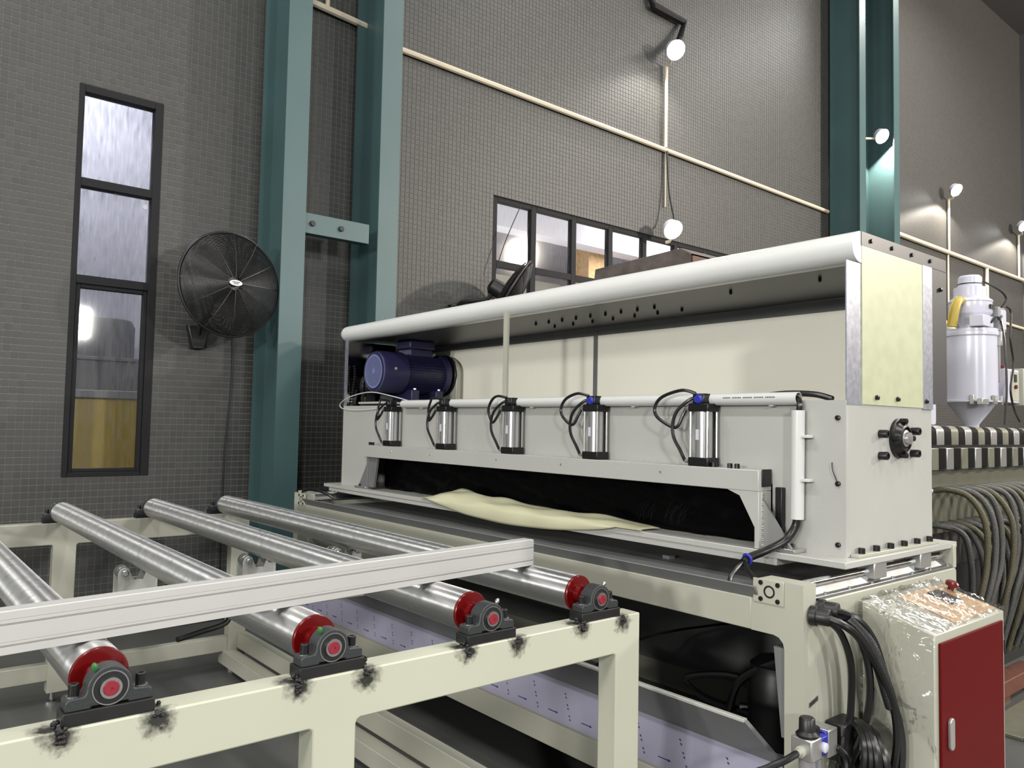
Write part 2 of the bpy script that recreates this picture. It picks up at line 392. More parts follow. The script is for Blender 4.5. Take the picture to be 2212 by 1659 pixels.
# windows
def frame_bars(par, bars, name='frame_bar', m=WINFR, y0=WY+0.02, y1=WY+0.09):
    for (x0, x1, z0, z1) in bars: MB().box(x0, x1, y0, y1, z0, z1).build(name, m, par, 0.004)
w1 = thing('window_1', (1.44, WY, 1.19), None, None); w1['kind'] = 'structure'
frame_bars(w1, [(1.15, 1.19, 1.20, 4.15), (1.69, 1.75, 1.20, 4.15), (1.19, 1.69, 4.09, 4.15), (1.19, 1.69, 3.375, 3.44), (1.19, 1.69, 2.64, 2.705), (1.19, 1.69, 1.20, 1.235)], y0=WY-0.006)
frame_bars(w1, [(1.19, 1.222, 1.235, 2.64), (1.662, 1.69, 1.235, 2.64), (1.222, 1.662, 2.61, 2.64), (1.222, 1.662, 1.235, 1.26)], 'casement_bar', y0=WY+0.01, y1=WY+0.07)
for (x0, x1, z0, z1) in ((1.19, 1.69, 3.44, 4.09), (1.19, 1.69, 2.705, 3.375), (1.222, 1.662, 1.26, 2.61)):
    MB().box(x0, x1, WY+0.05, WY+0.055, z0, z1).build('pane', GLASS if z0 > 2 else GLASSL, w1)
MB().lathe((1.655, WY+0.045, 3.31), (0, -1, 0), [(0.02, 0), (0.02, 0.004)], 14).build('sticker', WHITE, w1)
w2 = thing('window_2', (7.5, WY, 2.45), None, None); w2['kind'] = 'structure'
mull = [5.10, 5.66, 6.285, 6.905, 7.53, 8.15, 8.77, 9.39]
for x in mull: frame_bars(w2, [(x, x+0.075, 2.45, 4.10)])
frame_bars(w2, [(9.82, 9.9, 2.45, 4.10)])
for i, x in enumerate(mull):
    x1 = (mull+[9.82])[i+1]
    frame_bars(w2, [(x+0.075, x1, 4.045, 4.10), (x+0.075, x1, 3.335, 3.41), (x+0.075, x1, 2.45, 2.51)])
    for z0, z1 in ((3.41, 4.045), (2.51, 3.335)): MB().box(x+0.075, x1, WY+0.05, WY+0.055, z0, z1).build('pane', GLASS2, w2)
# the rooms behind the windows
tag(MB().box(-3, 4, 9.0, 9.1, 0, 6).build('wall_store', NEXTW), kind='structure')
tag(MB().box(4.1, 16, 11.0, 11.1, 2.2, 6).build('wall_office', NEXTW), kind='structure')
tag(MB().box(4.1, 16, WY+0.24, 11, 4.9, 5.0).build('ceiling_office', NEXTW), kind='structure')
tag(MB().box(4.1, 16, WY+0.24, 11, 2.2, 2.3).build('floor_office', NEXTW), kind='structure')
tag(MB().box(4.0, 4.1, WY+0.24, 11, 0, 6).build('wall_between_rooms', NEXTW), kind='structure')
tag(MB().box(4.1, 16, 8.6, 8.9, 4.45, 4.9).build('trim_1', NEXTW), kind='structure')
tag(MB().box(9.0, 9.55, 9.0, 9.5, 2.3, 4.9).build('trim_2', NEXTO), kind='structure')
tag(MB().box(10.6, 11.1, 9.0, 9.5, 2.3, 4.9).build('trim_3', NEXTO), kind='structure')
tag(MB().box(4.6, 9.5, 10.2, 10.6, 3.9, 4.15).build('trim_4', CREAM), kind='structure')
area_light('store_light', (1.2, 7.8, 5.6), (1.2, 9.0, 2.8), 1.4, 0.5, 125, (0.9, 0.92, 1.0))
area_light('office_light', (7.0, 7.4, 2.5), (7.4, 8.4, 5.0), 4.0, 0.5, 140, (1.0, 0.97, 0.88))
area_light('office_light', (10.5, 8.0, 4.7), (10.5, 10.5, 3.4), 3.0, 0.5, 125, (1.0, 0.97, 0.88))
t = thing('yellow_tank', (1.75, 7.7, 0), 'yellow box tank seen through the tall window', 'tank')
MB().prism(rrect(1.05, 2.6, 0, 1.80, 0.05), 'xz', 7.2, 8.2).build('body', YELLOW, t, 0.01)
MB().box(1.02, 2.63, 7.17, 8.23, 1.80, 1.87).build('lid', GREYB, t, 0.01)
t = thing('grey_crate', (1.8, 7.8, 1.87), 'grey crate standing on the yellow tank behind the tall window', 'crate')
MB().box(1.1, 2.7, 7.4, 8.2, 1.87, 2.13).build('body', GREYB, t, 0.01); MB().box(1.08, 2.72, 7.38, 8.22, 2.13, 2.16).build('rim', GREYB, t, 0.004)
t = thing('grey_drum', (1.68, 7.8, 2.16), 'grey drum on the crate behind the tall window', 'drum')
MB().lathe((1.68, 7.8, 2.16), (0,0,1), [(0.22, 0), (0.23, .01), (0.23, .30), (0.2, .36), (.12, .39), (0.02, .4)], 24).build('body', GREYB, t)

# ================================================================ COLUMNS, CONDUITS, LAMPS
def column(x, label):
    t = thing('steel_column', (x+0.1, 6.25, 0), label, 'column', 'teal columns along the tiled wall')
    MB().box(x, x+0.2, 6.0, 6.016, 0, 11.2).build('flange', TEAL, t)
    MB().box(x, x+0.2, 6.484, 6.5, 0, 11.2).build('flange', TEAL, t)
    MB().box(x+0.094, x+0.106, 6.016, 6.484, 0, 11.2).build('web', TEAL, t)
    return t
c1 = column(2.533, 'teal steel column just right of the black round wall fan')
c2 = column(3.405, 'teal steel column joined by the bolted bracket, right of the fan column')
c3 = column(12.02, 'teal steel column behind the hood, left one of the far pair')
c4 = column(13.2, 'far teal steel column lit by the flood lamp, right of the far pair')
t = thing('column_bracket', (2.73, 6.06, 3.2), 'teal bolted channel bracket joining the two left columns', 'bracket')
MB().box(2.735, 3.33, 6.02, 6.035, 3.19, 3.36).build('plate', TEAL, t, 0.003)
MB().box(2.735, 3.33, 6.035, 6.11, 3.19, 3.203).build('lower_flange', TEAL, t); MB().box(2.735, 3.33, 6.035, 6.11, 3.347, 3.36).build('upper_flange', TEAL, t)
for x in (2.80, 3.06): MB().hexbolt((x, 6.02, 3.275), (0,-1,0), 0.024, 0.02).build('bolt', DKSTEEL, t)
def conduit(pts, r, label, grp=None):
    return tag(MB().tube(pts, r, 8, 1).build('conduit_pipe', CONDUIT), label, 'pipe', grp)
conduit([(2.745, 6.5, 5.42), (3.50, 6.5, 5.37)], 0.032, 'short white conduit pipe between the two left teal columns')
conduit([(3.11, 6.52, 5.42), (3.11, 6.52, 7.5)], 0.022, 'thin upright conduit rising between the two left columns')
conduit([(3.62, 6.515, 5.285), (11.98, 6.515, 5.21)], 0.03, 'long white conduit pipe across the tiled wall above the long window')
conduit([(14.0, 6.50, 5.27), (20.9, 6.50, 5.26)], 0.04, 'white conduit pipe on the far wall right of the far columns')
conduit([(18.62, 6.50, 3.0), (18.62, 6.50, 5.22)], 0.04, 'upright white conduit below the far wall pipe')
conduit([(18.66, 6.515, 4.15), (20.9, 6.515, 4.12)], 0.035, 'low level white conduit on the far wall behind the hopper')
def flood(x, z, pole_z, label, y=6.28, px=None, wire=False, watts=600, blend=0.15):
    t = thing('flood_lamp', (x, y, z), label, 'lamp', 'flood lamps on the tiled wall')
    ax = Vector((-0.28, -0.75, -0.6)).normalized()
    MB().lathe(Vector((x, y, z)) - ax*0.10, ax, [(0.06, 0), (0.10, 0.03), (0.12, 0.12), (0.125, 0.13)], 20, (True, False)).build('housing', WHITE, t)
    MB().lathe(Vector((x, y, z)) + ax*0.02, ax, [(0.115, 0), (0.115, 0.006)], 20).build('lamp_face', LAMP, t)
    px = x+0.1 if px is None else px
    if wire:
        MB().tube([(px, 6.5, pole_z), (px, 6.46, (z+pole_z)/2), (px-0.02, 6.36, z+0.15), (x, y+0.05, z+0.05)], 0.012, 6, 4).build('cable', BLACKP, t)
    else:
        MB().cyl((px, 6.5, pole_z), (px, 6.5, z-0.10), 0.022, 8).build('pole', CONDUIT, t)
    MB().tube([(px, 6.5, z-0.11), (px-0.02, 6.42, z-0.1), (x, y+0.06, z-0.03)], 0.02, 6, 4).build('bracket_arm', CONDUIT, t)
    l = bpy.data.lights.new('flood_beam', 'SPOT'); l.energy = watts; l.spot_size = R(150); l.spot_blend = blend; l.shadow_soft_size = 0.06; l.color = (1.0, 0.92, 0.8)
    lo = bpy.data.objects.new('flood_beam', l); COL.objects.link(lo); lo.parent = t; lo.location = ax*0.06
    lo.rotation_euler = Vector((0.0, -0.42, -1)).to_track_quat('-Z', 'Y').to_euler()
    return t
flood(7.77, 6.46, 5.27, 'bright flood lamp on the pole above the long conduit', px=7.87, watts=500, blend=0.9)
tag(MB().tube([(7.55, 6.48, 9.4), (7.55, 6.48, 7.12), (7.58, 6.48, 7.05), (8.2, 6.48, 7.04), (8.05, 6.42, 6.75), (7.85, 6.36, 6.52)], 0.05, 8, 1).build('dark_bent_tube', DKSTEEL), 'dark bent tube reaching down to the flood lamp above the long conduit', 'pipe')  # plain dark tube following a dark bent outline on the wall
flood(7.75, 4.146, 5.24, 'bright flood lamp hung by a wire in front of the long window', px=7.9, wire=True, watts=260, blend=0.9)
flood(16.45, 6.453, 5.27, 'far flood lamp on a pole above the conduit right of the columns', px=16.68)
flood(20.15, 6.388, 5.26, 'farthest flood lamp, at the right edge of the view', px=20.57)
t = flood(13.0, 6.62, 6.3, 'flood lamp fixed on an arm beside the far teal columns', y=6.12, px=12.5)
conduit([(7.9, 6.52, 4.5), (7.9, 6.52, 5.22)], 0.01, 'thin wire conduit below the long pipe beside the window lamp')
conduit([(16.67, 6.52, 5.22), (16.67, 6.52, 2.5)], 0.02, 'thin dark drop pipe below the far conduit left of the hopper')

# ================================================================ WALL FANS
def wall_fan(c, nrm, rad, label, plate_at, marks=True):
    c = Vector(c); nrm = Vector(nrm).normalized()
    t = thing('wall_fan', c, label, 'fan')
    up3 = Vector((0,0,1)) if abs(nrm.z) < 0.9 else Vector((1,0,0)); u = up3.cross(nrm).normalized(); v = nrm.cross(u)
    for sgn, nm in ((1, 'front_guard'), (-1, 'rear_guard')):
        g = MB()
        nr = 46 if sgn > 0 else 30
        for k in range(nr):
            rr = 0.06 + (rad-0.07)*k/(nr-1); q = rr/rad
            g.torus(c + nrm*(sgn*(0.02+0.07*(1-q**3))), nrm, rr, 0.0023, 44, 4)
        for k in range(12):
            a = 2*math.pi*k/12; d = u*math.cos(a)+v*math.sin(a)
            g.tube([c + d*(rad*q) + nrm*(sgn*(0.023+0.07*(1-q**3))) for q in (0.12, 0.4, 0.7, 0.9, 1.0)], 0.003, 4, 2)
        g.build(nm, BLACKP, t)['kind'] = 'stuff'
    MB().torus(c, nrm, rad, 0.012, 60, 8).build('rim', BLACKP, t)
    for k in range(3):
        a0 = 2*math.pi*k/3 + 0.35; b = MB(); q = []
        for i in range(8):
            s = i/7; rr = 0.06 + (rad*0.88-0.06)*s; ww = (0.28+0.42*math.sin(math.pi*min(1, s*0.8+0.15)))
            for e, hh in ((-0.5, 0.028), (0.5, -0.028)):
                a = a0 + e*ww*(1.0-0.25*s)*1.6
                q.append(c + u*(rr*math.cos(a)) + v*(rr*math.sin(a)) + nrm*hh*(1-0.4*s))
        b.add([p + nrm*0.002 for p in q] + [p - nrm*0.002 for p in q], [(2*i, 2*i+1, 2*i+3, 2*i+2) for i in range(7)] + [(16+2*i, 16+2*i+2, 16+2*i+3, 16+2*i+1) for i in range(7)])
        b.build('blade', DKSTEEL, t)
    MB().lathe(c - nrm*0.24, nrm, [(0.05, 0), (0.085, 0.03), (0.09, 0.17), (0.05, 0.2), (0.05, 0.3)], 20).build('motor', BLACKP, t)
    if marks:
        MB().add([c + nrm*0.097 + u*(0.052*math.cos(a)) + v*(0.022*math.sin(a)) for a in [2*math.pi*i/20 for i in range(20)]] +
                 [c + nrm*0.088 + u*(0.052*math.cos(a)) + v*(0.022*math.sin(a)) for a in [2*math.pi*i/20 for i in range(20)]],
                 [tuple(range(20))] + [(i, (i+1) % 20, 20+(i+1) % 20, 20+i) for i in range(20)]).build('badge', WHITE, t)
        for zz, ww in ((0.006, 0.03), (-0.006, 0.02)):
            p = c + nrm*0.0975 + v*zz
            MB().add([p - u*ww - v*0.003, p + u*ww - v*0.003, p + u*ww + v*0.003, p - u*ww + v*0.003], [(0,1,2,3)]).build('badge_print', BLACKP, t)
    pl = Vector(plate_at)
    MB().tube([c - nrm*0.22, c - nrm*0.26 + Vector((0,0,-0.16)), pl + Vector((0.0, -0.10, 0.12)), pl + Vector((0,-0.03,0.02))], 0.022, 8, 5).build('arm', BLACKP, t)
    MB().prism([(pl.x-0.09, pl.z+0.10), (pl.x+0.09, pl.z+0.10), (pl.x+0.045, pl.z-0.09), (pl.x-0.045, pl.z-0.09)], 'xz', pl.y-0.05, pl.y+0.02).build('wall_plate', BLACKP, t, 0.008)
    k = MB().lathe(c - nrm*0.20 + Vector((-0.04, -0.03, -0.22)), (0,-1,0), [(0.012, 0), (0.018, 0.02), (0.012, 0.03)], 10).build('knob', STEEL, t)
    return t
wall_fan((2.146, 6.03, 2.685), (0.12, -1, 0.02), 0.40, 'round black wall fan beside the tall window', (2.07, 6.52, 2.30))
tag(MB().tube([(2.36, 6.53, 2.33), (2.37, 6.535, 2.0), (2.345, 6.535, 1.6), (2.33, 6.535, 1.2), (2.33, 6.535, 0.3)], 0.006, 6, 5).build('fan_cable', BLACKP), 'thin black cable hanging down the wall below the round fan', 'cable')
wall_fan((4.95, 6.05, 2.93), (0.67, -0.545, -0.5), 0.40, 'second black wall fan seen edge on at the left end of the long window', (4.62, 6.52, 2.75), False)
tag(MB().tube([(5.42, 6.47, 4.03), (5.2, 6.45, 3.6), (5.07, 6.45, 3.25)], 0.005, 6, 5).build('hanging_wire', BLACKP), 'thin cord slanting across the first pane of the long window', 'cable')

# ================================================================ ROLLER TABLE
RX = [0.424, 0.924, 1.422, 1.868]; RZ = 1.094
soot = []
for x in RX:
    soot += [((x-0.088, 1.782, 1.018), 0.038), ((x+0.092, 1.782, 1.012), 0.045), ((x-0.108, 1.80, 1.03), 0.042)]
RAILM = sooty('sooty_cream_paint', (180, 181, 165), soot)
# rails keep their object coordinates in world space so the soot sits by the pads
tbl = thing('roller_table', (0, 0, 0), 'cream welded steel frame that carries the four chrome rollers', 'frame')
def side_frame(legs, z0, y0, y1, m):
    r = 0.012; pts = [(-1.2, 1.03), (-1.2, z0)]
    for (a, b) in legs:
        pts += [(a-r, z0), (a-r*0.3, z0-r*0.3), (a, z0-r), (a, 0.06), (b, 0.06)]
        pts += [(b, z0-r), (b+r*0.3, z0-r*0.3), (b+r, z0)] if b < 2 else []
    pts += [(2.045, 1.03)]
    MB().prism(pts, 'xz', y0, y1).build('side_frame', m, tbl, 0.004)
side_frame([(-0.9, -0.79), (0.873, 0.988), (1.931, 2.045)], 0.912, 1.78, 1.86, RAILM)
side_frame([(-0.9, -0.79), (0.895, 1.015), (1.93, 2.045)], 0.905, 5.21, 5.29, CREAM)
MB().box(-0.79, 1.93, 5.22, 5.285, 0.13, 0.225).build('lower_rail', CREAM, tbl, 0.004)
MB().box(1.99, 2.05, 1.86, 5.21, 0.145, 0.245).build('floor_beam', CREAM, tbl, 0.004)
MB().box(1.90, 1.985, 1.86, 5.30, 0.045, 0.135).build('floor_beam', CREAM, tbl, 0.004)
MB().box(-1.2, 2.04, 3.45, 3.56, 0.80, 0.905).build('middle_beam', CREAM, tbl, 0.004)
for x in (-0.84, 0.93, 1.98):
    for y in (1.82, 5.25): MB().lathe((x, y, 0), (0,0,1), [(0.045, 0), (0.045, 0.012), (0.014, 0.02), (0.014, 0.062)], 16).build('foot', STEEL, tbl)
for x in RX:
    for y, in ((1.79,), (5.22,)):
        MB().box(x-0.087, x+0.087, y-0.004, y+0.056, 1.03, 1.058).build('bearing_pad', DKSTEEL, tbl, 0.002)
    for dx, dz, yy in ((-0.089, 1.028, 1.782), (0.091, 1.022, 1.78), (-0.094, 1.036, 1.80), (0.094, 1.036, 1.81), (-0.09, 1.014, 1.778)):
        wbm = MB()
        for q in range(7):
            wbm.lathe((x+dx+random.uniform(-.008, .008), yy+random.uniform(-.002, .003), dz+random.uniform(-.007, .007)), (random.uniform(-1, 1), -1, random.uniform(-1, 1)), [(0.0035, -0.003), (0.0055, 0), (0.004, 0.004), (0.001, 0.006)], 6)
        wbm.build('weld_bead', DKSTEEL, tbl)
# pillow blocks
def pillow(x, y, label, sgn=-1):
    t = thing('pillow_block', (x, y, 1.058), label, 'bearing', 'pillow block bearings of the roller table')
    y0, y1 = y-0.024, y+0.024
    prof = [(x-0.082, 1.058), (x-0.036, 1.058), (x-0.034, 1.062), (x+0.034, 1.062), (x+0.036, 1.058), (x+0.082, 1.058), (x+0.082, 1.077), (x+0.077, 1.082), (x+0.0475, 1.084)]
    for k in range(17):
        a = R(-2 + 184*k/16); prof.append((x+0.0435*math.cos(a), RZ+0.0435*math.sin(a)))
    prof += [(x-0.0475, 1.084), (x-0.077, 1.082), (x-0.082, 1.077)]
    MB().prism(prof, 'xz', y0, y1).build('housing', CAST, t, 0.003)
    f = y0 if sgn < 0 else y1; A = (0, sgn, 0)
    def rg(r0, r1, d, m, nm):
        MB().lathe((x, f, RZ), A, [(r1, -0.004), (r0, -0.004), (r0, d), (r1, d)], 32, (False, False)).build(nm, m, t)
    rg(0.0352, 0.0328, 0.0012, STEEL, 'outer_ring'); rg(0.0328, 0.0212, 0.0006, BLACKP, 'seal'); rg(0.0212, 0.0158, 0.006, STEEL, 'inner_ring')
    for dx in (-0.0635, 0.0635):
        MB().lathe((x+dx, y, 1.081), (0,0,1), [(0.0145, 0), (0.0145, 0.003)], 16).build('washer', STEEL, t)
        b = MB().lathe((x+dx, y, 1.084), (0,0,1), [(0.0105, 0), (0.0105, 0.022), (0.0092, 0.0235), (0.0058, 0.0235), (0.005, 0.013)], 12).build('bolt', BLACK, t)
    gx_ = -0.03 if x < 1.2 else 0.032
    MB().lathe((x+gx_*0.85, y-0.006, RZ+0.034), (gx_*10, -0.25, 0.9), [(0.005, 0), (0.005, 0.006), (0.0068, 0.007), (0.0068, 0.012), (0.003, 0.018)], 10).build('grease_nipple', GREEN if x < 1.2 else STEEL, t)
    return t
nth = ('leftmost', 'second', 'third', 'rightmost')
for i, x in enumerate(RX):
    pillow(x, 1.815, 'near pillow block bearing of the %s chrome roller' % nth[i])
    pillow(x, 5.245, 'far end pillow block bearing of the %s chrome roller' % nth[i], 1)
# rollers
def roller(x, label):
    t = thing('roller', (x, 3.53, RZ), label, 'roller', 'chrome rollers of the table')
    MB().lathe((x, 1.90, RZ), (0,1,0), [(0.052, 0), (0.058, 0), (0.0585, 0.004), (0.0585, 3.256), (0.058, 3.26), (0.052, 3.26)], 48).build('tube', TUBE, t)
    for y, s in ((1.90, -1), (5.16, 1)):
        MB().lathe((x, y, RZ), (0, s, 0), [(0.0588, 0.0002), (0.0592, 0.002), (0.0592, 0.007), (0.057, 0.010), (0.03, 0.011), (0.028, 0.03), (0.022, 0.03)], 40).build('end_flange', RED if s < 0 else STEEL, t)
        MB().lathe((x, y+s*0.025, RZ), (0, s, 0), [(0.0157, 0), (0.0157, 0.09), (0.0145, 0.094), (0.003, 0.094), (0.0025, 0.092)], 24).build('shaft_end', REDS, t)
for i, x in enumerate(RX): roller(x, '%s chrome roller of the table, with a red end flange' % nth[i].capitalize())
# small support units under the rollers
def support(x, y, label):
    t = thing('roller_support', (x, y, 0.905), label, 'bracket', 'white twin wheel supports under the rollers')
    MB().box(x-0.085, x+0.085, y-0.06, y+0.06, 0.905, 0.925).build('base_plate', WHITEP, t, 0.002)
    prof = [(x-0.075, 0.925), (x+0.075, 0.925), (x+0.075, 1.00)] + [(x+0.052+0.023*math.cos(R(a)), 1.02+0.023*math.sin(R(a))) for a in (0, 45, 90, 135)] + \
           [(x+0.018, 0.992), (x-0.018, 0.992)] + [(x-0.052+0.023*math.cos(R(a)), 1.02+0.023*math.sin(R(a))) for a in (45, 90, 135, 180)] + [(x-0.075, 1.0)]
    for yy in (-0.042, 0.03): MB().prism(prof, 'xz', y+yy, y+yy+0.012).build('side_plate', WHITEP, t, 0.002)
    for dx in (-0.052, 0.052):
        MB().lathe((x+dx, y-0.026, 1.022), (0,1,0), [(0.008, 0), (0.024, 0.001), (0.026, 0.004), (0.026, 0.048), (0.024, 0.051), (0.008, 0.052)], 24).build('wheel', STEEL, t)
        MB().lathe((x+dx, y-0.055, 1.022), (0,1,0), [(0.009, 0), (0.013, 0.004), (0.013, 0.013)], 16).build('axle', STEEL, t)
        for yy in (-0.052, 0.05): MB().lathe((x+dx*0.9, y+yy, 0.925), (0,0,1), [(0.007, 0), (0.007, 0.012), (0.008, 0.012), (0.008, 0.02)], 8).build('bolt', BLACK, t)
    return t
support(RX[1]-0.02, 3.5, 'white twin wheel bracket under the second roller from the left')
support(RX[2]-0.01, 3.5, 'white twin wheel bracket under the third roller from the left')
support(RX[3]-0.02, 3.5, 'white twin wheel bracket under the rightmost roller')
# aluminium guide bar lying across the rollers
P0 = Vector((-0.75, 1.823, 1.153)); P1 = Vector((1.867, 2.125, 1.153)); d = (P1-P0); L_ = d.length; d.normalize(); nn = Vector((-d.y, d.x, 0))
hgt, dep = 0.0905, 0.045
g1, g2 = 0.69*hgt, 0.20*hgt
sec = [(0, 0), (0, g2-0.002), (0.007, g2-0.002), (0.007, g2+0.002), (0, g2+0.002), (0, g2+0.006), (0.0012, g2+0.007), (0, g2+0.008),
       (0, g1-0.002), (0.007, g1-0.002), (0.007, g1+0.002), (0, g1+0.002), (0, g1+0.008), (0.0012, g1+0.009), (0, g1+0.010), (0, hgt-0.002), (0.002, hgt), (dep*0.45, hgt), (dep*0.45, hgt-0.003), (dep*0.55, hgt-0.003), (dep*0.55, hgt), (dep, hgt), (dep, 0)]
bar = thing('guide_bar', P0, 'grooved aluminium guide bar lying across the tops of the rollers', 'bar')
m_ = MB(); ns = len(sec)
vs = [P0 + nn*a + Vector((0,0,b)) for a, b in sec] + [P0 + d*L_ + nn*a + Vector((0,0,b)) for a, b in sec]
m_.add(vs, [tuple(range(ns)), tuple(range(ns, 2*ns))[::-1]] + [(i, (i+1) % ns, ns+(i+1) % ns, ns+i) for i in range(ns)])
m_.build('profile', ALU, bar, flat=True)
MB().hexa([P0+d*(L_+.001)+nn*a+Vector((0,0,.002)) for a in (0.001, .044)] + [P0+d*(L_+.004)+nn*a+Vector((0,0,.002)) for a in (.044, .001)],
          [P0+d*(L_+.001)+nn*a+Vector((0,0,hgt-.002)) for a in (0.001, .044)] + [P0+d*(L_+.004)+nn*a+Vector((0,0,hgt-.002)) for a in (.044, .001)]).build('end_cap', WHITEP, bar)
tag(MB().tube([(1.05, 3.40, 0.74), (1.15, 3.44, 0.745), (1.27, 3.47, 0.76), (1.30, 3.49, 0.805)], 0.012, 8, 5).build('cable_tail', RUBBER), 'short black cable hanging under the middle beam of the roller table', 'cable')

# ================================================================ MACHINE BASE
BX, BY0, BY1, BXB = 2.466, 1.43, 5.45, 3.715
base = thing('cutter_stand', (3.1, 3.4, 0), 'tall cream machine base under the white cutter', 'machine base')
MB().box(BX, BX+0.06, BY0+0.2, BY1-0.2, 0.943, 1.056).build('front_beam', CREAM, base, 0.004)
MB().box(BX, BX+0.08, BY0+0.07, BY1-0.07, 0.205, 0.316).build('bottom_rail', CREAM, base, 0.004)
# front columns with a rounded inner corner
prof = [(BY0, 0.05), (BY0, 1.128), (BY0+0.17, 1.128), (BY0+0.17, 1.056), (BY0+0.2, 1.056), (BY0+0.2, 0.943)] + [(BY0+0.112-0.042*math.sin(R(a))+0.0, 0.90+0.043*math.cos(R(a))) for a in (0, 30, 60, 90)] + [(BY0+0.07, 0.05)]
MB().prism(prof, 'yz', BX, BX+0.08).build('column', CREAM, base, flat=True)
prof = [(BY1-(p[0]-BY0), p[1]) for p in prof]
MB().prism(prof, 'yz', BX, BX+0.08).build('column', CREAM, base, flat=True)
MB().prism(rrect(BX+0.08, BXB, 0.05, 1.066, 0.02), 'xz', BY0, BY0+0.07).build('side_panel', CREAM, base, 0.004)
MB().prism(rrect(BX+0.08, BXB, 0.05, 1.066, 0.02), 'xz', BY1-0.07, BY1).build('side_panel', CREAM, base, 0.004)
MB().box(BXB-0.08, BXB, BY0+0.07, BY1-0.07, 0.94, 1.056).build('back_beam', CREAM, base, 0.004)
MB().box(BXB-0.08, BXB, BY0+0.07, BY1-0.07, 0.10, 0.30).build('back_beam', CREAM, base, 0.004)
MB().box(BXB-0.02, BXB-0.012, BY0+0.07, BY1-0.07, 0.30, 0.94).build('back_sheet', DARKSH, base)
MB().hexa([(2.9, 2.35, 0.94), (2.94, 2.35, 0.94), (2.94, 2.39, 0.94), (2.9, 2.39, 0.94)], [(2.9, 2.35, 1.06), (2.94, 2.35, 1.06), (2.94, 2.39, 1.06), (2.9, 2.39, 1.06)]).build('hanger', DARKSH, base)
MB().box(BX+0.075, BXB-0.08, BY0+0.2, BY1-0.2, 1.035, 1.045).build('top_tray', DARKSH, base)
# bare steel lip above the front beam
lip = [(BX+0.004, 1.056), (BX-0.032, 1.100), (BX-0.029, 1.103), (BX+0.011, 1.058)]
m_ = MB(); ya, yb_ = BY0+0.17, BY1-0.19
m_.add([(x, ya+0.0, z) for x, z in lip] + [(x, yb_, z) for x, z in lip], [(0,1,2,3), (7,6,5,4)] + [(i, (i+1) % 4, 4+(i+1) % 4, 4+i) for i in range(4)])
m_.build('front_lip', DARKSH, base)
MB().hexa([(BX+0.015, BY0+0.075, 0.60), (BX+0.08, BY0+0.075, 0.6), (BX+0.08, BY0+0.09, .6), (BX+0.015, BY0+0.09, .6)],
          [(BX+0.015, BY0+0.072, 0.9), (BX+0.08, BY0+0.072, .9), (BX+0.08, BY0+0.12, .9), (BX+0.015, BY0+0.12, .9)]).build('corner_gusset', DARKSH, base)
for yy, s in ((BY0, 1), (BY1, -1)):
    e = MB().box(BX-0.006, BX, min(yy+s*0.07, yy+s*0.19), max(yy+s*0.07, yy+s*0.19), 1.045, 1.128).build('end_block', CREAM, base, 0.002)
    cy_ = yy+s*0.125
    MB().lathe((BX-0.006, cy_, 1.087), (-1,0,0), [(0.022, -0.003), (0.022, 0.001), (0.016, 0.001), (0.015, -0.002)], 20).build('rod_hole', BLACKP, e)
    for dy in (-0.033, 0.033):
        for dz in (-0.028, 0.028): MB().lathe((BX-0.006, cy_+dy, 1.087+dz), (-1,0,0), [(0.0085, 0), (0.0085, 0.003), (0.004, 0.0035)], 10).build('bolt', BLACK, e)
    # guide rail and rod along the side
    MB().box(BX+0.08, BXB-0.03, min(yy+s*0.004, yy+s*0.09), max(yy+s*0.004, yy+s*0.09), 1.066, 1.078).build('rail_base', STEEL, base, 0.002)
    MB().prism([(yy+s*0.03, 1.078), (yy+s*0.075, 1.078), (yy+s*0.058, 1.10), (yy+s*0.047, 1.10)], 'yz', BX+0.08, BXB-0.03).build('rod_support', STEEL, base)
    MB().cyl((BX+0.08, yy+s*0.0525, 1.112), (BXB-0.03, yy+s*0.0525, 1.112), 0.0165, 20).build('guide_rod', CHROME, base)
    MB().box(BXB-0.03, BXB, min(yy, yy+s*0.11), max(yy, yy+s*0.11), 1.066, 1.165).build('rod_end_plate', CREAM, base, 0.002)
    for k in range(7): MB().lathe((BX+0.17+k*0.17, yy+s*0.014, 1.078), (0,0,1), [(0.007, 0), (0.007, 0.007)], 8).build('rail_bolt', STEEL, base)
for x in (BX+0.05, BXB-0.06):
    for y in (BY0+0.035, BY1-0.035): MB().lathe((x, y, 0), (0,0,1), [(0.04, 0), (0.04, 0.012), (0.015, 0.018), (0.015, 0.052)], 14).build('foot', STEEL, base)
MB().lathe((2.40+0.0, 1.5, 0), (0,0,1), [(0.001, 0), (0.001, 0.001)], 3)
t = MB().box(2.455, 2.47, BY0-0.001, BY0+0.001, 0, 0.001)
m_ = MB().box(2.435, 2.475, BY0-0.003, BY0, 0.78, 0.792)
tagp = MB().add([(2.50, BY0-0.003, 0.72), (2.555, BY0-0.003, 0.735), (2.555, BY0-0.003, 0.75), (2.50, BY0-0.003, 0.735), (2.50, BY0, 0.72), (2.555, BY0, 0.735), (2.555, BY0, 0.75), (2.50, BY0, 0.735)],
                [(0,1,2,3), (0,4,5,1), (1,5,6,2), (2,6,7,3), (3,7,4,0)]).build('handle_plate', STEEL, base)
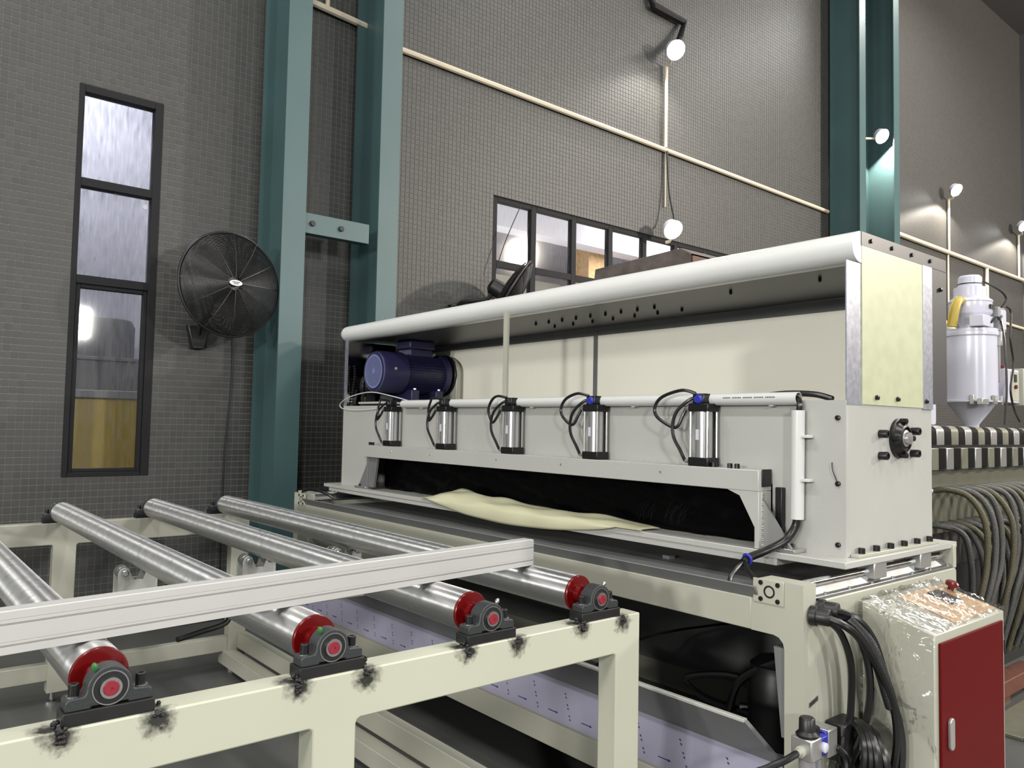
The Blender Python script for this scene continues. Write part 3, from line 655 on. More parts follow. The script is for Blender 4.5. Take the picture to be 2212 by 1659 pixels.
# chute under the front beam
ch = thing('waste_chute', (2.5, 3.4, 0.316), 'grey steel chute with lavender protective film under the machine', 'chute')
m_ = MB().add([(2.49, 1.50, 0.316), (2.49, 5.40, 0.316), (2.52, 5.40, 0.486), (2.52, 1.54, 0.486), (2.493, 1.50, 0.316), (2.493, 5.40, 0.316), (2.523, 5.40, 0.486), (2.523, 1.54, 0.486)],
              [(0,1,2,3), (4,7,6,5), (0,3,7,4), (1,5,6,2), (0,4,5,1), (3,2,6,7)]).build('film_panel', FILM, ch, flat=True)
m_ = MB(); q = [(2.52, 1.54, 0.486), (2.52, 5.40, 0.486), (2.40, 5.33, 0.64), (2.40, 1.61, 0.64)]
m_.hexa(q, [(x+0.012, y, z+0.009) for x, y, z in q]).build('front_flap', DARKSH, ch)
MB().box(2.392, 2.414, 1.61, 5.33, 0.64, 0.652).build('flap_edge', WHITEP, ch, 0.002)
m_ = MB().hexa([(2.53, 1.56, 0.45), (3.6, 1.56, 0.18), (3.6, 5.36, 0.18), (2.53, 5.36, 0.45)], [(2.53, 1.56, 0.456), (3.6, 1.56, 0.186), (3.6, 5.36, 0.186), (2.53, 5.36, 0.456)]).build('floor_sheet', DARKSH, ch)
for k in range(18):
    y = 1.62 + k*0.215
    zz = 0.352; x = 2.49 + (zz-0.316)*0.03/0.17 - 0.0012
    a = MB()
    a.add([(x, y-0.03, zz-0.002), (x, y+0.02, zz-0.002), (x, y+0.02, zz+0.002), (x, y-0.03, zz+0.002)], [(0,1,2,3)])
    a.add([(x, y-0.045, zz), (x, y-0.03, zz-0.006), (x, y-0.03, zz+0.006)], [(0,1,2)])
    a.build('printed_arrow', INK, ch, flat=True)
    pm = MB()
    for q in range(9):
        zz = 0.34 + q*0.014; yy = y + 0.09 + q*0.007; x = 2.49 + (zz-0.316)*0.03/0.17 - 0.0012
        if q % 3 != 2: pm.add([(x, yy-0.006, zz), (x, yy+0.002, zz+0.001), (x, yy+0.005, zz+0.007), (x, yy-0.001, zz+0.008)], [(0,1,2,3)])
    pm.build('printed_mark', INK, ch, flat=True)['kind'] = 'stuff'
# pump behind the column
t = thing('vacuum_pump', (2.95, 1.83, 0.19), 'black pump with looped hoses inside the right end of the machine base', 'pump')
MB().lathe((2.95, 1.83, 0.33), (0,0,1), [(0.10, 0), (0.115, 0.02), (0.115, 0.30), (0.105, 0.33), (0.105, 0.36), (0.07, 0.385), (0.02, 0.39)], 28).build('body', BLACKP, t)
MB().box(2.83, 3.07, 1.70, 1.96, 0.27, 0.33).build('base', BLACKP, t, 0.01)
MB().lathe((2.90, 1.91, 0.5), (-0.5, 0.8, 0), [(0.018, 0), (0.018, 0.05)], 12).build('port', STEEL, t)
MB().tube([(2.88, 1.80, 0.61), (2.87, 2.0, 0.615), (2.84, 2.18, 0.57), (2.84, 2.19, 0.53), (2.86, 2.08, 0.49), (2.88, 1.82, 0.49)], 0.015, 8, 6).build('hose', RUBBER, t)
MB().tube([(2.9, 1.66, 0.745), (2.88, 1.78, 0.72), (2.85, 1.93, 0.62), (2.84, 1.98, 0.49), (2.84, 1.99, 0.42)], 0.017, 8, 6).build('hose', RUBBER, t)
MB().lathe((2.84, 1.99, 0.40), (0,0,1), [(0.02, 0), (0.022, 0.01), (0.022, 0.035), (0.016, 0.04)], 10).build('hose_fitting', FITBLUE, t)
tag(MB().tube([(2.62, 2.6, 0.52), (3.0, 2.5, 0.66), (3.55, 1.9, 0.80)], 0.006, 6, 6).build('loose_cable', RUBBER), 'thin black cable slung inside the machine base', 'cable')
tag(MB().tube([(2.15, 3.05, 0.008), (2.25, 2.9, 0.008), (2.45, 2.8, 0.008), (2.7, 2.75, 0.008)], 0.006, 6, 5).build('floor_cable', RUBBER), 'thin black cable lying on the dark floor under the machine', 'cable')

# ================================================================ CUTTER BODY
CX, CY, CYL_ = 2.87, 1.49, 5.51
body = thing('sheet_cutter', (3.2, 3.5, 1.125), 'white cutter carriage body on a thick plate over the machine base', 'machine')
MB().box(2.765, 3.74, 1.437, 5.592, 1.15, 1.175).build('base_plate', WHITEP, body, 0.003)
MB().box(2.772, 3.68, 1.72, 5.52, 1.122, 1.15).build('lower_plate', WHITEP, body, 0.003)
OY0, OY1, OZ = 1.80, 5.0, 1.43
m_ = MB()
m_.box(CX, CX+0.012, CY, CYL_, OZ, 1.761); m_.box(CX, CX+0.012, CY, OY0, 1.175, OZ); m_.box(CX, CX+0.012, OY1, CYL_, 1.175, OZ)
m_.build('front_panel', WHITEP, body, flat=True)
MB().box(CX+0.012, 3.62, CY, CY+0.012, 1.175, 1.761).build('end_panel', WHITEP, body, 0.002)
MB().box(CX+0.012, 3.62, CYL_-0.012, CYL_, 1.175, 1.761).build('end_panel', WHITEP, body, 0.002)
MB().box(3.608, 3.62, CY+0.012, CYL_-0.012, 1.175, 1.761).build('back_panel', WHITEP, body)
MB().box(CX, 3.62, CY, CYL_, 1.761, 1.768).build('top_panel', WHITEP, body)
MB().box(2.90, 3.60, CY-0.035, CY-0.001, 1.175, 1.187).build('foot_flange', CREAM, body, 0.002)
for k in range(6): MB().lathe((2.953+k*0.119, CY-0.018, 1.187), (0,0,1), [(0.013, 0), (0.013, 0.02), (0.011, 0.022), (0.007, 0.022)], 10).build('bolt', BLACK, body)
for z in (1.70, 1.45, 1.22): MB().lathe((CX, CY+0.03, z), (-1,0,0), [(0.010, 0), (0.010, 0.008), (0.005, 0.01)], 10).build('bolt', BLACK, body)
MB().tube([(CX-0.004, CY+0.03, 1.45), (CX-0.015, CY+0.045, 1.50), (CX-0.01, CY+0.05, 1.53)], 0.002, 5, 4).build('wire_end', DKSTEEL, body)
for y in (BY0+0.05, BY1-0.05):
    for x in (3.05, 3.45):
        MB().box(x-0.05, x+0.05, y-0.035, y+0.035, 1.088, 1.15).build('bearing_block', PLATE, body, 0.004)
# flange bearing on the end panel
t = thing('flange_bearing', (3.30, CY, 1.625), 'round black flange bearing bolted on the white end panel', 'bearing')
MB().lathe((3.30, CY, 1.625), (0,-1,0), [(0.082, 0), (0.082, 0.012), (0.066, 0.016), (0.054, 0.034), (0.047, 0.036), (0.045, 0.028), (0.03, 0.028)], 32).build('housing', BLACK, t)
MB().lathe((3.30, CY-0.02, 1.625), (0,-1,0), [(0.034, 0), (0.034, 0.014), (0.026, 0.016), (0.024, 0.030), (0.006, 0.032)], 24).build('shaft_end', PLATE, t)
for dx, dz in ((0.0, 0.07), (0.0, -0.07), (-0.068, 0), (0.068, 0)):
    MB().lathe((3.30+dx, CY-0.012, 1.625+dz), (0,-1,0), [(0.012, 0), (0.012, 0.024), (0.01, 0.026), (0.006, 0.026)], 10).build('bolt', BLACK, t)
for k, (x, z) in enumerate(((3.139, 1.642), (3.138, 1.555), (3.425, 1.655), (3.42, 1.562))):
    tag(MB().lathe((x, CY, z), (0,-1,0), [(0.0165, 0), (0.0165, 0.032), (0.0145, 0.035), (0.008, 0.035), (0.007, 0.02)], 12).build('socket_bolt', BLACK),
        '%s black socket bolt on the end panel, %s the flange bearing' % (('upper', 'lower')[k % 2], ('left of', 'right of')[k//2]), 'bolt', 'bolts round the flange bearing')

# hood: roof with a rounded white front edge, back wall, end sheets
hood = thing('machine_hood', (3.3, 3.5, 1.768), 'sheet metal hood over the cutter with rounded white front edge', 'hood')
RC = (2.98, 2.3705); RRr = 0.062
shear = lambda y: -0.006*(y-1.49)
arc = [(RC[0]+RRr*math.cos(R(a)), RC[1]+RRr*math.sin(R(a))) for a in range(90, 271, 12)]
def roof_part(prof, y0, y1, close=True):
    m = MB(); k = len(prof)
    m.add([(x, y0, z+shear(y0)) for x, z in prof] + [(x, y1, z+shear(y1)) for x, z in prof],
          [tuple(range(k)), tuple(range(k, 2*k))[::-1]] + [(i, (i+1) % k, k+(i+1) % k, k+i) for i in range(k)])
    return m
m_ = roof_part([(3.0, RC[1]+RRr)] + arc + [(3.0, RC[1]-RRr)], 1.487, 5.66)
m_.lathe((RC[0], 5.66, RC[1]+shear(5.66)), (0,1,0), [(RRr, 0), (RRr*0.96, 0.025), (RRr*0.8, 0.05), (RRr*0.5, 0.066), (0.005, 0.07)], 30)
m_.build('front_roll', ROLLW, hood)
roof_part([(3.0, 2.4325), (3.77, 2.4325), (3.77, 2.400), (3.0, 2.400)], 1.488, 5.62).build('roof_sheet', GALV, hood)
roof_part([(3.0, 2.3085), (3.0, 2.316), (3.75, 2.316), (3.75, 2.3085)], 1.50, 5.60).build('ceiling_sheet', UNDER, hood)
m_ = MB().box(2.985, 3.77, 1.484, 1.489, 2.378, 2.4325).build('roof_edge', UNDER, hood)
for x in (3.06, 3.24, 3.42, 3.6): MB().lathe((x, 1.484, 2.405), (0,-1,0), [(0.009, 0), (0.009, 0.008)], 8).build('bolt', BLACK, hood)
for y0, y1 in ((1.52, 3.585), (3.62, 5.5)):
    MB().box(3.68, 3.69, y0, y1, 1.768, 2.24).build('back_sheet', PANEL, hood)
MB().box(3.675, 3.695, 3.585, 3.62, 1.768, 2.27).build('back_post', DARKSH, hood)
MB().box(3.68, 3.70, 1.52, 5.5, 2.24, 2.30).build('back_rail', DARKSH, hood)
MB().box(2.875, 2.99, CY-0.001, CY+0.004, 1.75, 2.305).build('corner_strip', GALV, hood)
MB().box(2.99, 3.525, CY-0.005, CY-0.001, 1.755, 2.378).build('end_sheet', GALVB, hood)
MB().box(3.525, 3.62, CY-0.007, CY-0.001, 1.75, 2.378).build('corner_strip', GALV, hood)
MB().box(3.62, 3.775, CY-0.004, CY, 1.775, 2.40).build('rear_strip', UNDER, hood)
for x, z in ((3.10, 1.785), (3.28, 1.785), (3.55, 1.785), (3.70, 2.29)): MB().lathe((x, CY-0.006, z), (0,-1,0), [(0.010, 0), (0.010, 0.01), (0.004, 0.012)], 8).build('bolt', BLACK, hood)
MIRR = mat('polished_sheet', (150, 150, 152), 0.12, 1.0)
MB().box(2.89, 3.68, 5.50, 5.508, 1.768, 2.27).build('left_end_sheet', MIRR, hood)
MB().box(2.872, 2.89, 5.495, 5.515, 1.768, 2.29).build('left_post', GALV, hood)
MB().box(2.865, 2.88, 3.52, 3.557, 1.768, 2.305).build('front_post', CREAM, hood)
for (x, y) in [(3.25, 2.75+0.12*k) for k in range(9)] + [(3.42, 2.7+0.17*k) for k in range(7)] + [(3.15, 2.2), (3.15, 1.75), (3.4, 4.2)]:
    MB().lathe((x, y, 2.3085+shear(y)), (0,0,-1), [(0.008, 0), (0.008, 0.016), (0.004, 0.02)], 6).build('bolt', BLACK, hood)
# press beam with legs
beam = thing('press_beam', (2.815, 3.4, 1.175), 'white press beam on two legs across the front of the cutter', 'beam')
LY0, LY1 = 1.80, 4.985
m_ = MB().box(2.77, 2.862, LY0, LY1, 1.402, 1.487).build('cross_beam', WHITEP, beam, 0.003)
for s, y in ((1, LY0), (-1, LY1)):  # left leg parts in grey: the shade on them is put into the colour
    if s > 0: MB().prism([(y, 1.176), (y, 1.402), (y+0.15, 1.402), (y+0.09, 1.380), (y+0.02, 1.259), (y+0.02, 1.176)], 'yz', 2.772, 2.79).build('leg_plate', WHITEP, beam, 0.002)
    else: MB().prism([(y, 1.19), (y, 1.402), (y-0.13, 1.402), (y-0.085, 1.19)], 'yz', 2.80, 2.82).build('leg_plate', DARKSH, beam, 0.002)
    MB().box(2.79, 2.86, min(y, y+s*0.02), max(y, y+s*0.02), 1.176, 1.402).build('leg', DARKSH if s < 0 else WHITEP, beam, 0.002)
    MB().prism([(y-s*0.001, 1.37), (y-s*0.001, 1.19), (y-s*0.125, 1.19)], 'yz', 2.80, 2.812).build('gusset', PLATE if s > 0 else DARKSH, beam)
    MB().box(2.78, 2.86, min(y-s*0.15, y+s*0.01), max(y-s*0.15, y+s*0.01), 1.1755, 1.19).build('foot_plate', PLATE, beam, 0.002)
    for dx in (2.797, 2.843): MB().lathe((dx, y-s*0.10, 1.19), (0,0,1), [(0.01, 0), (0.01, 0.014)], 8).build('bolt', BLACK, beam)
    MB().box(2.84, 2.868, min(y-s*0.06, y-s*0.03), max(y-s*0.06, y-s*0.03), 1.25, 1.42).build('slide_block', BLACK, beam, 0.003)
MB().box(2.79, 2.858, LY0-0.004, LY0, 1.42, 1.49).build('end_cap', DKSTEEL, beam, 0.006)
wl = MB()
for k in range(26): wl.lathe((2.80+0.002*math.sin(k*2.1), LY0, 1.19+k*0.008), (0,-1,0), [(0.005, 0), (0.004, 0.003), (0.001, 0.004)], 6)
wl.build('weld_bead', PLATE, beam)
for y in (1.92, 1.955, 2.035, 2.065, 5.0-0.04, 4.92): MB().lathe((2.80, y, 1.487), (0,0,1), [(0.011, 0), (0.011, 0.018), (0.009, 0.02)], 8).build('bolt', BLACK, beam)
for y in (4.62, 4.15, 3.48, 2.95, 2.3): MB().lathe((2.77, y, 1.452), (-1,0,0), [(0.006, 0), (0.005, 0.003)], 8).build('screw_mark', PLATE, beam)
# black film hanging in the opening
cu = MB(); NY, NZ = 60, 12
for i in range(NY+1):
    for k in range(NZ+1):
        y = 1.86 + (4.95-1.86)*i/NY; z = 1.178 + (1.425-1.178)*k/NZ
        cu.v.append((2.925 + 0.008*math.sin(i*1.7+k*0.6) + 0.006*math.sin(i*0.63-k*1.1), y, z))
for i in range(NY):
    for k in range(NZ):
        a = i*(NZ+1)+k; cu.f.append((a, a+1, a+NZ+2, a+NZ+1))
o = cu.build('film_curtain', CURT, ang=180); tag(o, 'black plastic film curtain filling the opening under the press beam', 'curtain')
md = o.modifiers.new('solid', 'SOLIDIFY'); md.thickness = 0.002
glints = MB(); rs = random.Random(3)  # thin grey strands drawn for light glinting on the wrinkled film
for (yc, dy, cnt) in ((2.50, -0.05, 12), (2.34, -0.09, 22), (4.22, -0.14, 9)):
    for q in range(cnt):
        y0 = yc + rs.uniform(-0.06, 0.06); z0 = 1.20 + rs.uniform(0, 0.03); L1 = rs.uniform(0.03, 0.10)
        glints.tube([(2.912, y0, z0), (2.909, y0 + dy*0.15, z0+L1*0.5), (2.912, y0 + dy*0.6*(0.4+rs.random()), z0+L1)], 0.0004, 4, 3)
c_ = glints.build('film_glint', DKSTEEL, o); c_['kind'] = 'stuff'
# folded cream film lying over the plate edge
cl = MB(); NU, NV = 48, 14
for i in range(NU+1):
    s = i/NU; y = 4.22 - (4.22-2.40)*s
    hh = max(0.0, 0.062*min(1, s/0.14)*(1-s)**0.8 + 0.008*math.sin(s*9)); drop = 0.075*math.sin(math.pi*min(1, max(0, s*1.15-0.05)))**0.7 if 0.05 < s < 0.9 else 0.0
    for j in range(NV+1):
        q = j/NV
        if q < 0.62:
            r_ = q/0.62; x = 2.885 - 0.13*r_; z = 1.182 + hh*(1-r_**2.2) + (0.008*math.sin(r_*8+s*17) + 0.006*math.sin(r_*5-s*31+1))*min(1, hh*25)*(1-r_*0.6)
        else:
            r_ = (q-0.62)/0.38; x = 2.755 - 0.006*math.sin(r_*3) - 0.004*math.sin(s*30); z = 1.182 - drop*r_ - 0.002*r_
        cl.v.append((x, y + 0.01*math.sin(q*6+s*5), z))
for i in range(NU):
    for j in range(NV):
        a = i*(NV+1)+j; cl.f.append((a, a+NV+1, a+NV+2, a+1))
o = cl.build('film_sheet', CLOTH, ang=180); tag(o, 'crumpled cream plastic sheet hanging over the front plate edge', 'sheet')
md = o.modifiers.new('solid', 'SOLIDIFY'); md.thickness = 0.0015

# air cylinders on the beam
def cylinder(y, label, loop=1.0, blue=False):
    x = 2.815
    t = thing('air_cylinder', (x, y, 1.487), label, 'cylinder', 'air cylinders on the press beam')
    MB().box(x-0.042, x+0.042, y-0.052, y+0.052, 1.487, 1.525).build('lower_cap', BLACK, t, 0.004)
    MB().box(x-0.042, x+0.042, y-0.052, y+0.052, 1.722, 1.757).build('upper_cap', BLACK, t, 0.004)
    MB().cyl((x, y, 1.525), (x, y, 1.722), 0.039, 32).build('barrel', ALUCYL, t)
    for dx in (-0.033, 0.033):
        for dy in (-0.044, 0.044): MB().cyl((x+dx, y+dy, 1.525), (x+dx, y+dy, 1.722), 0.006, 8).build('tie_rod', PLATE, t)
    MB().box(x-0.0403, x-0.038, y-0.004, y+0.012, 1.60, 1.645).build('label_print', WHITE, t)
    MB().lathe((x-0.035, y+0.052, 1.735), (0,1,0), [(0.009, 0), (0.009, 0.014), (0.007, 0.018)], 8).build('fitting', PLATE, t)
    MB().lathe((x-0.035, y+0.052, 1.507), (0,1,0), [(0.009, 0), (0.009, 0.014), (0.007, 0.02)], 8).build('fitting', PLATE, t)
    MB().box(x-0.035, x+0.02, y-0.025, y+0.035, 1.757, 1.80).build('valve', BLACK, t, 0.006)
    MB().lathe((x-0.03, y-0.0, 1.775), (-1,0,0), [(0.02, 0), (0.022, 0.01), (0.016, 0.02)], 10).build('valve_collar', FITBLUE if blue else BLACK, t)
    L1 = loop
    MB().tube([(x-0.035, y+0.067, 1.735), (x-0.045, y+0.08, 1.70), (x-0.055, y+0.11, 1.675-0.02*L1), (x-0.06, y+0.15*L1+0.02, 1.69), (x-0.06, y+0.17*L1+0.02, 1.735), (x-0.055, y+0.14*L1+0.02, 1.785), (x-0.05, y+0.08, 1.80+0.012*L1), (x-0.03, y+0.02, 1.80)], 0.0075, 8, 6).build('hose', RUBBER, t)
    MB().tube([(x-0.035, y+0.072, 1.507), (x-0.05, y+0.085, 1.55), (x-0.06, y+0.115, 1.61), (x-0.06, y+0.12, 1.67), (x-0.055, y+0.10, 1.725), (x-0.04, y+0.05, 1.77), (x-0.02, y+0.02, 1.785)], 0.0075, 8, 6).build('hose', RUBBER, t)
    return t
CYS = [4.69, 4.045, 3.395, 2.75, 2.10]
nm5 = ('leftmost of the five air cylinders on the press beam', 'second air cylinder from the left on the press beam', 'middle one of the five air cylinders on the press beam', 'fourth air cylinder from the left on the press beam', 'rightmost of the five air cylinders, with blue fitting')
for i, y in enumerate(CYS): cylinder(y, nm5[i], (0.45, 0.55, 0.75, 1.0, 1.2)[i], i >= 3)
# cable pipes
t = thing('cable_pipe', (2.84, 3.0, 1.77), 'white plastic pipe running level above the air cylinders', 'pipe')
MB().lathe((2.842, 1.668, 1.775), (0,1,0), [(0.0225, 0), (0.026, 0), (0.026, 2.93), (0.0225, 2.93), (0.0225, 2.85)], 24, (False, False)).build('tube', PVC, t)
for k in range(8): MB().box(2.838, 2.87, 1.78+k*0.37, 1.80+k*0.37, 1.744, 1.752).build('clip', PVC, t, 0.002)
pr_ = MB()
for k in range(34):
    yy = 2.0 - k*0.0075
    if k % 7 != 5: pr_.box(2.8155, 2.8163, yy-0.002, yy+0.002, 1.778, 1.783)
pr_.build('printed_line', DKSTEEL, t)
t = thing('cable_pipe', (2.835, 1.64, 1.3), 'white upright plastic pipe on the right of the front panel', 'pipe')
MB().lathe((2.838, 1.668, 1.728), (0.004, 0.012, -1), [(0.022, 0), (0.026, 0), (0.026, 0.425), (0.022, 0.425), (0.022, 0.40)], 20, (False, False)).build('tube', PVC, t)
for z in (1.62, 1.45): MB().box(2.825, 2.87, 1.618, 1.65, z, z+0.012).build('clip', PVC, t, 0.002)
tag(MB().tube([(2.842, 1.70, 1.775), (2.84, 1.672, 1.772), (2.836, 1.66, 1.75), (2.838, 1.664, 1.72)], 0.012, 8, 5).build('pipe_hose', RUBBER), 'black hose bend between the level pipe and the upright pipe', 'hose')
t = thing('control_hose', (2.7, 1.75, 1.15), 'black braided hose from the upright pipe down to the base corner', 'hose')
MB().tube([(2.84, 1.672, 1.31), (2.835, 1.68, 1.27), (2.80, 1.70, 1.22), (2.72, 1.73, 1.185), (2.62, 1.74, 1.165), (2.57, 1.735, 1.15)], 0.0155, 10, 6).build('trunk', RUBBER, t)
MB().tube([(2.58, 1.735, 1.155), (2.54, 1.745, 1.13), (2.51, 1.75, 1.09), (2.515, 1.73, 1.05)], 0.009, 8, 5).build('branch', RUBBER, t)
MB().tube([(2.58, 1.735, 1.155), (2.55, 1.70, 1.13), (2.53, 1.66, 1.11), (2.53, 1.63, 1.10)], 0.009, 8, 5).build('branch', RUBBER, t)
MB().torus((2.60, 1.736, 1.162), (1, -0.05, 0.25), 0.017, 0.006, 16, 6).build('cable_tie', FITBLUE, t)
t = MB().prism([(2.95, 1.768), (2.10, 1.768), (2.02, 1.80), (1.85, 1.80), (1.85, 1.768)], 'yz', 2.93, 2.99).build('cable_flap', RUBBER)
tag(t, 'flat black rubber flap lying behind the level white pipe', 'flap')
tag(MB().tube([(2.95, 1.95, 1.785), (2.945, 1.80, 1.80), (2.94, 1.66, 1.795), (2.94, 1.58, 1.775)], 0.012, 8, 6).build('flap_hose', RUBBER), 'black hose arching on the panel top beside the rubber flap', 'hose')
tag(MB().tube([(2.862, 4.52, 1.79), (2.85, 4.75, 1.83), (2.845, 5.05, 1.865), (2.85, 5.35, 1.84), (2.86, 5.54, 1.79), (2.864, 5.52, 1.75), (2.862, 5.3, 1.735), (2.862, 5.0, 1.745), (2.864, 4.85, 1.765)], 0.004, 6, 8).build('white_wire', PVC), 'thin white wire looped over the left end of the front panel', 'wire')

# motor on the top plate under the hood
mo = thing('drive_motor', (3.3, 5.16, 1.768), 'dark blue electric motor on the cutter top under the hood', 'motor')
MY, MZ, MR = 5.21, 2.03, 0.155
A = (1, 0, 0)
MB().lathe((2.955, MY, MZ), A, [(0.128, 0), (0.148, 0.004), (0.157, 0.025), (0.158, 0.22), (0.15, 0.222)], 40, (False, True)).build('fan_cover', BLUE, mo)
gr = MB().lathe((2.956, MY, MZ), A, [(0.150, 0.0), (0.15, 0.006), (0.115, 0.002), (0.115, -0.004), (0.128, -0.004)], 40, (False, False))
for k in range(-11, 12):
    zz = k*0.0105; ww = math.sqrt(max(0, 0.118**2 - zz**2)); gr.box(2.953, 2.957, MY-ww, MY+ww, MZ+zz-0.002, MZ+zz+0.002)
    gr.box(2.953, 2.957, MY+zz-0.0016, MY+zz+0.0016, MZ-ww, MZ+ww)
gr.lathe((2.951, MY, MZ), A, [(0.02, 0), (0.02, 0.005)], 16)
gr.build('grille', BLUEL, mo)
MB().lathe((2.985, MY, MZ), A, [(0.14, 0), (0.14, 0.003)], 32).build('fan_disc', BLACKP, mo)
st = MB().lathe((3.177, MY, MZ), A, [(0.135, 0), (0.138, 0.005), (0.138, 0.33), (0.135, 0.335)], 40)
for k in range(46):
    a = 2*math.pi*k/46; ca, sa = math.cos(a), math.sin(a)
    if sa > 0.82: continue
    p = lambda rr, tt, xx: (xx, MY+rr*ca-tt*sa, MZ+rr*sa+tt*ca)
    st.hexa([p(0.135, -0.002, 3.18), p(0.135, 0.002, 3.18), p(0.135, 0.002, 3.50), p(0.135, -0.002, 3.50)], [p(0.156, -0.0014, 3.18), p(0.156, 0.0014, 3.18), p(0.156, 0.0014, 3.50), p(0.156, -0.0014, 3.50)])
st.build('finned_body', BLUE, mo)
MB().lathe((3.512, MY, MZ), A, [(0.14, 0), (0.158, 0.004), (0.16, 0.05), (0.13, 0.075)], 36).build('end_shield', BLUE, mo)
MB().lathe((3.585, MY, MZ), A, [(0.162, 0), (0.165, 0.003), (0.165, 0.02), (0.15, 0.022)], 36).build('flange_ring', BLACK, mo)
MB().prism([(5.045, 1.775), (5.375, 1.775), (5.375, 2.05)] + [(MY+0.165*math.cos(R(a)), MZ+0.02+0.13*math.sin(R(a))) for a in range(15, 166, 15)] + [(5.045, 2.05)], 'yz', 3.600, 3.645).build('belt_guard', CREAM, mo, 0.008)
tb = MB().box(3.22, 3.42, MY-0.085, MY+0.085, 2.16, 2.215).build('terminal_box', BLUE, mo, 0.006)
MB().box(3.205, 3.435, MY-0.10, MY+0.10, 2.215, 2.285).build('box_lid', BLUE, tb, 0.012)
for x in (3.24, 3.46):
    MB().box(x-0.035, x+0.035, MY-0.14, MY+0.14, 1.80, 1.90).build('foot', BLUE, mo, 0.006)
    MB().lathe((x, MY-0.125, 1.90), (0,0,1), [(0.014, 0), (0.014, 0.012)], 6).build('bolt', PLATE, mo)
MB().lathe((3.05, MY-0.154, MZ+0.02), (0,-1,0), [(0.012, 0), (0.012, 0.008)], 6).build('bolt', PLATE, mo)
MB().box(2.93, 3.66, MY-0.18, MY+0.18, 1.785, 1.80).build('slide_plate', WHITEP, mo, 0.003)
for x in (2.96, 3.2, 3.44, 3.62): MB().box(x-0.02, x+0.02, MY-0.17, MY+0.17, 1.768, 1.785).build('shim', BLACK, mo)
MB().box(3.50, 3.57, MY-0.2, MY-0.155, 1.80, 1.83).build('clamp', BLACK, mo, 0.004)
dr = thing('drive_sprocket', (3.1, 5.41, 1.768), 'black chain sprocket beside the blue motor at the hood left end', 'sprocket')
MB().lathe((3.02, 5.43, 1.92), (0.6,-0.8,0), [(0.02, -0.02), (0.085, -0.02), (0.09, -0.01), (0.09, 0.012), (0.06, 0.014), (0.04, 0.05), (0.01, 0.05)], 28).build('wheel', BLACK, dr)
MB().box(2.99, 3.09, 5.40, 5.47, 1.768, 1.90).build('bracket', BLACK, dr, 0.01)
cn = MB()
for k in range(16): cn.lathe((2.935, 5.47+0.015*math.sin(k*0.4), 1.775+k*0.02), (-1,0,0), [(0.008, 0), (0.008, 0.012), (0.003, 0.014)], 8)
cn.build('chain', DKSTEEL, dr)

# rusty slab on the hood roof
t = thing('rusty_beam', (3.35, 2.8, 2.425), 'dark rusty steel block lying on top of the hood', 'block')
m_ = MB(); zt = 2.4325
m_.add([(3.2, 3.165, zt-0.008), (3.55, 3.165, zt-0.008), (3.55, 2.47, zt-0.005), (3.2, 2.47, zt-0.005), (3.2, 3.15, zt+0.115), (3.55, 3.15, zt+0.115), (3.55, 2.54, zt+0.14), (3.2, 2.54, zt+0.14), (3.2, 2.47, zt+0.10), (3.55, 2.47, zt+0.10)],
       [(0,1,2,3), (4,7,6,5), (0,3,8,7,4), (1,5,6,9,2), (0,4,5,1), (7,8,9,6)])
m_.build('body', RUST, t, 0.006)
MB().box(3.205, 3.545, 2.463, 2.4705, zt-0.003, zt+0.09).build('end_face', RUSTEND, t)
MB().box(3.19, 3.2, 2.9, 3.165, zt+0.03, zt+0.036).build('seam', BLACK, t)
# left end fittings of the base
t = thing('end_valve', (2.49, 5.36, 1.128), 'small black hose coupling at the far left end of the base', 'coupling')
MB().box(2.47, 2.56, 5.30, 5.40, 1.128, 1.145).build('block', WHITEP, t, 0.003)
MB().tube([(2.475, 5.33, 1.14), (2.47, 5.22, 1.165), (2.50, 5.08, 1.16), (2.56, 5.02, 1.12)], 0.012, 8, 6).build('hose', RUBBER, t)

# ================================================================ CONTROL CABINET
cab = thing('control_cabinet', (3.13, 1.27, 0), 'cream control cabinet with red door, wrapped on top', 'cabinet')
X0, X1, Y0_, Y1_ = 2.819, 3.442, 1.156, 1.405
m_ = MB(); m_.prism([(Y0_, 0.04), (Y1_, 0.04), (Y1_, 1.041), (Y0_, 0.968)], 'yz', X0, X1); m_.build('body', CREAM, cab, 0.004)
MB().box(X0+0.03, X1-0.03, Y0_+0.02, Y1_-0.02, 0, 0.04).build('plinth', BLACKP, cab)
dz = MB().box(X0+0.027, X1-0.036, Y0_-0.010, Y0_-0.001, 0.10, 0.939).build('door', DOORRED, cab, 0.003)
hd = MB().prism([(p[0], p[1]) for p in rrect(X0+0.072, X0+0.106, 0.575, 0.682, 0.015)], 'xz', Y0_-0.022, Y0_-0.010).build('handle', PLATE, dz, 0.003)
for z in (0.82, 0.25): MB().box(X1-0.036, X1-0.026, Y0_-0.014, Y0_-0.010, z, z+0.045).build('hinge', BLACKP, dz)
sl = (1.041-0.968)/(Y1_-Y0_)
tp = lambda x, y, h: (x, y, 0.968+sl*(y-Y0_)+h)
MB().hexa([tp(X0+0.22, Y0_+0.02, 0.001), tp(X1-0.02, Y0_+0.02, 0.001), tp(X1-0.02, Y1_-0.03, 0.001), tp(X0+0.22, Y1_-0.03, 0.001)],
          [tp(X0+0.22, Y0_+0.02, 0.004), tp(X1-0.02, Y0_+0.02, 0.004), tp(X1-0.02, Y1_-0.03, 0.004), tp(X0+0.22, Y1_-0.03, 0.004)]).build('operating_panel', TAN, cab)
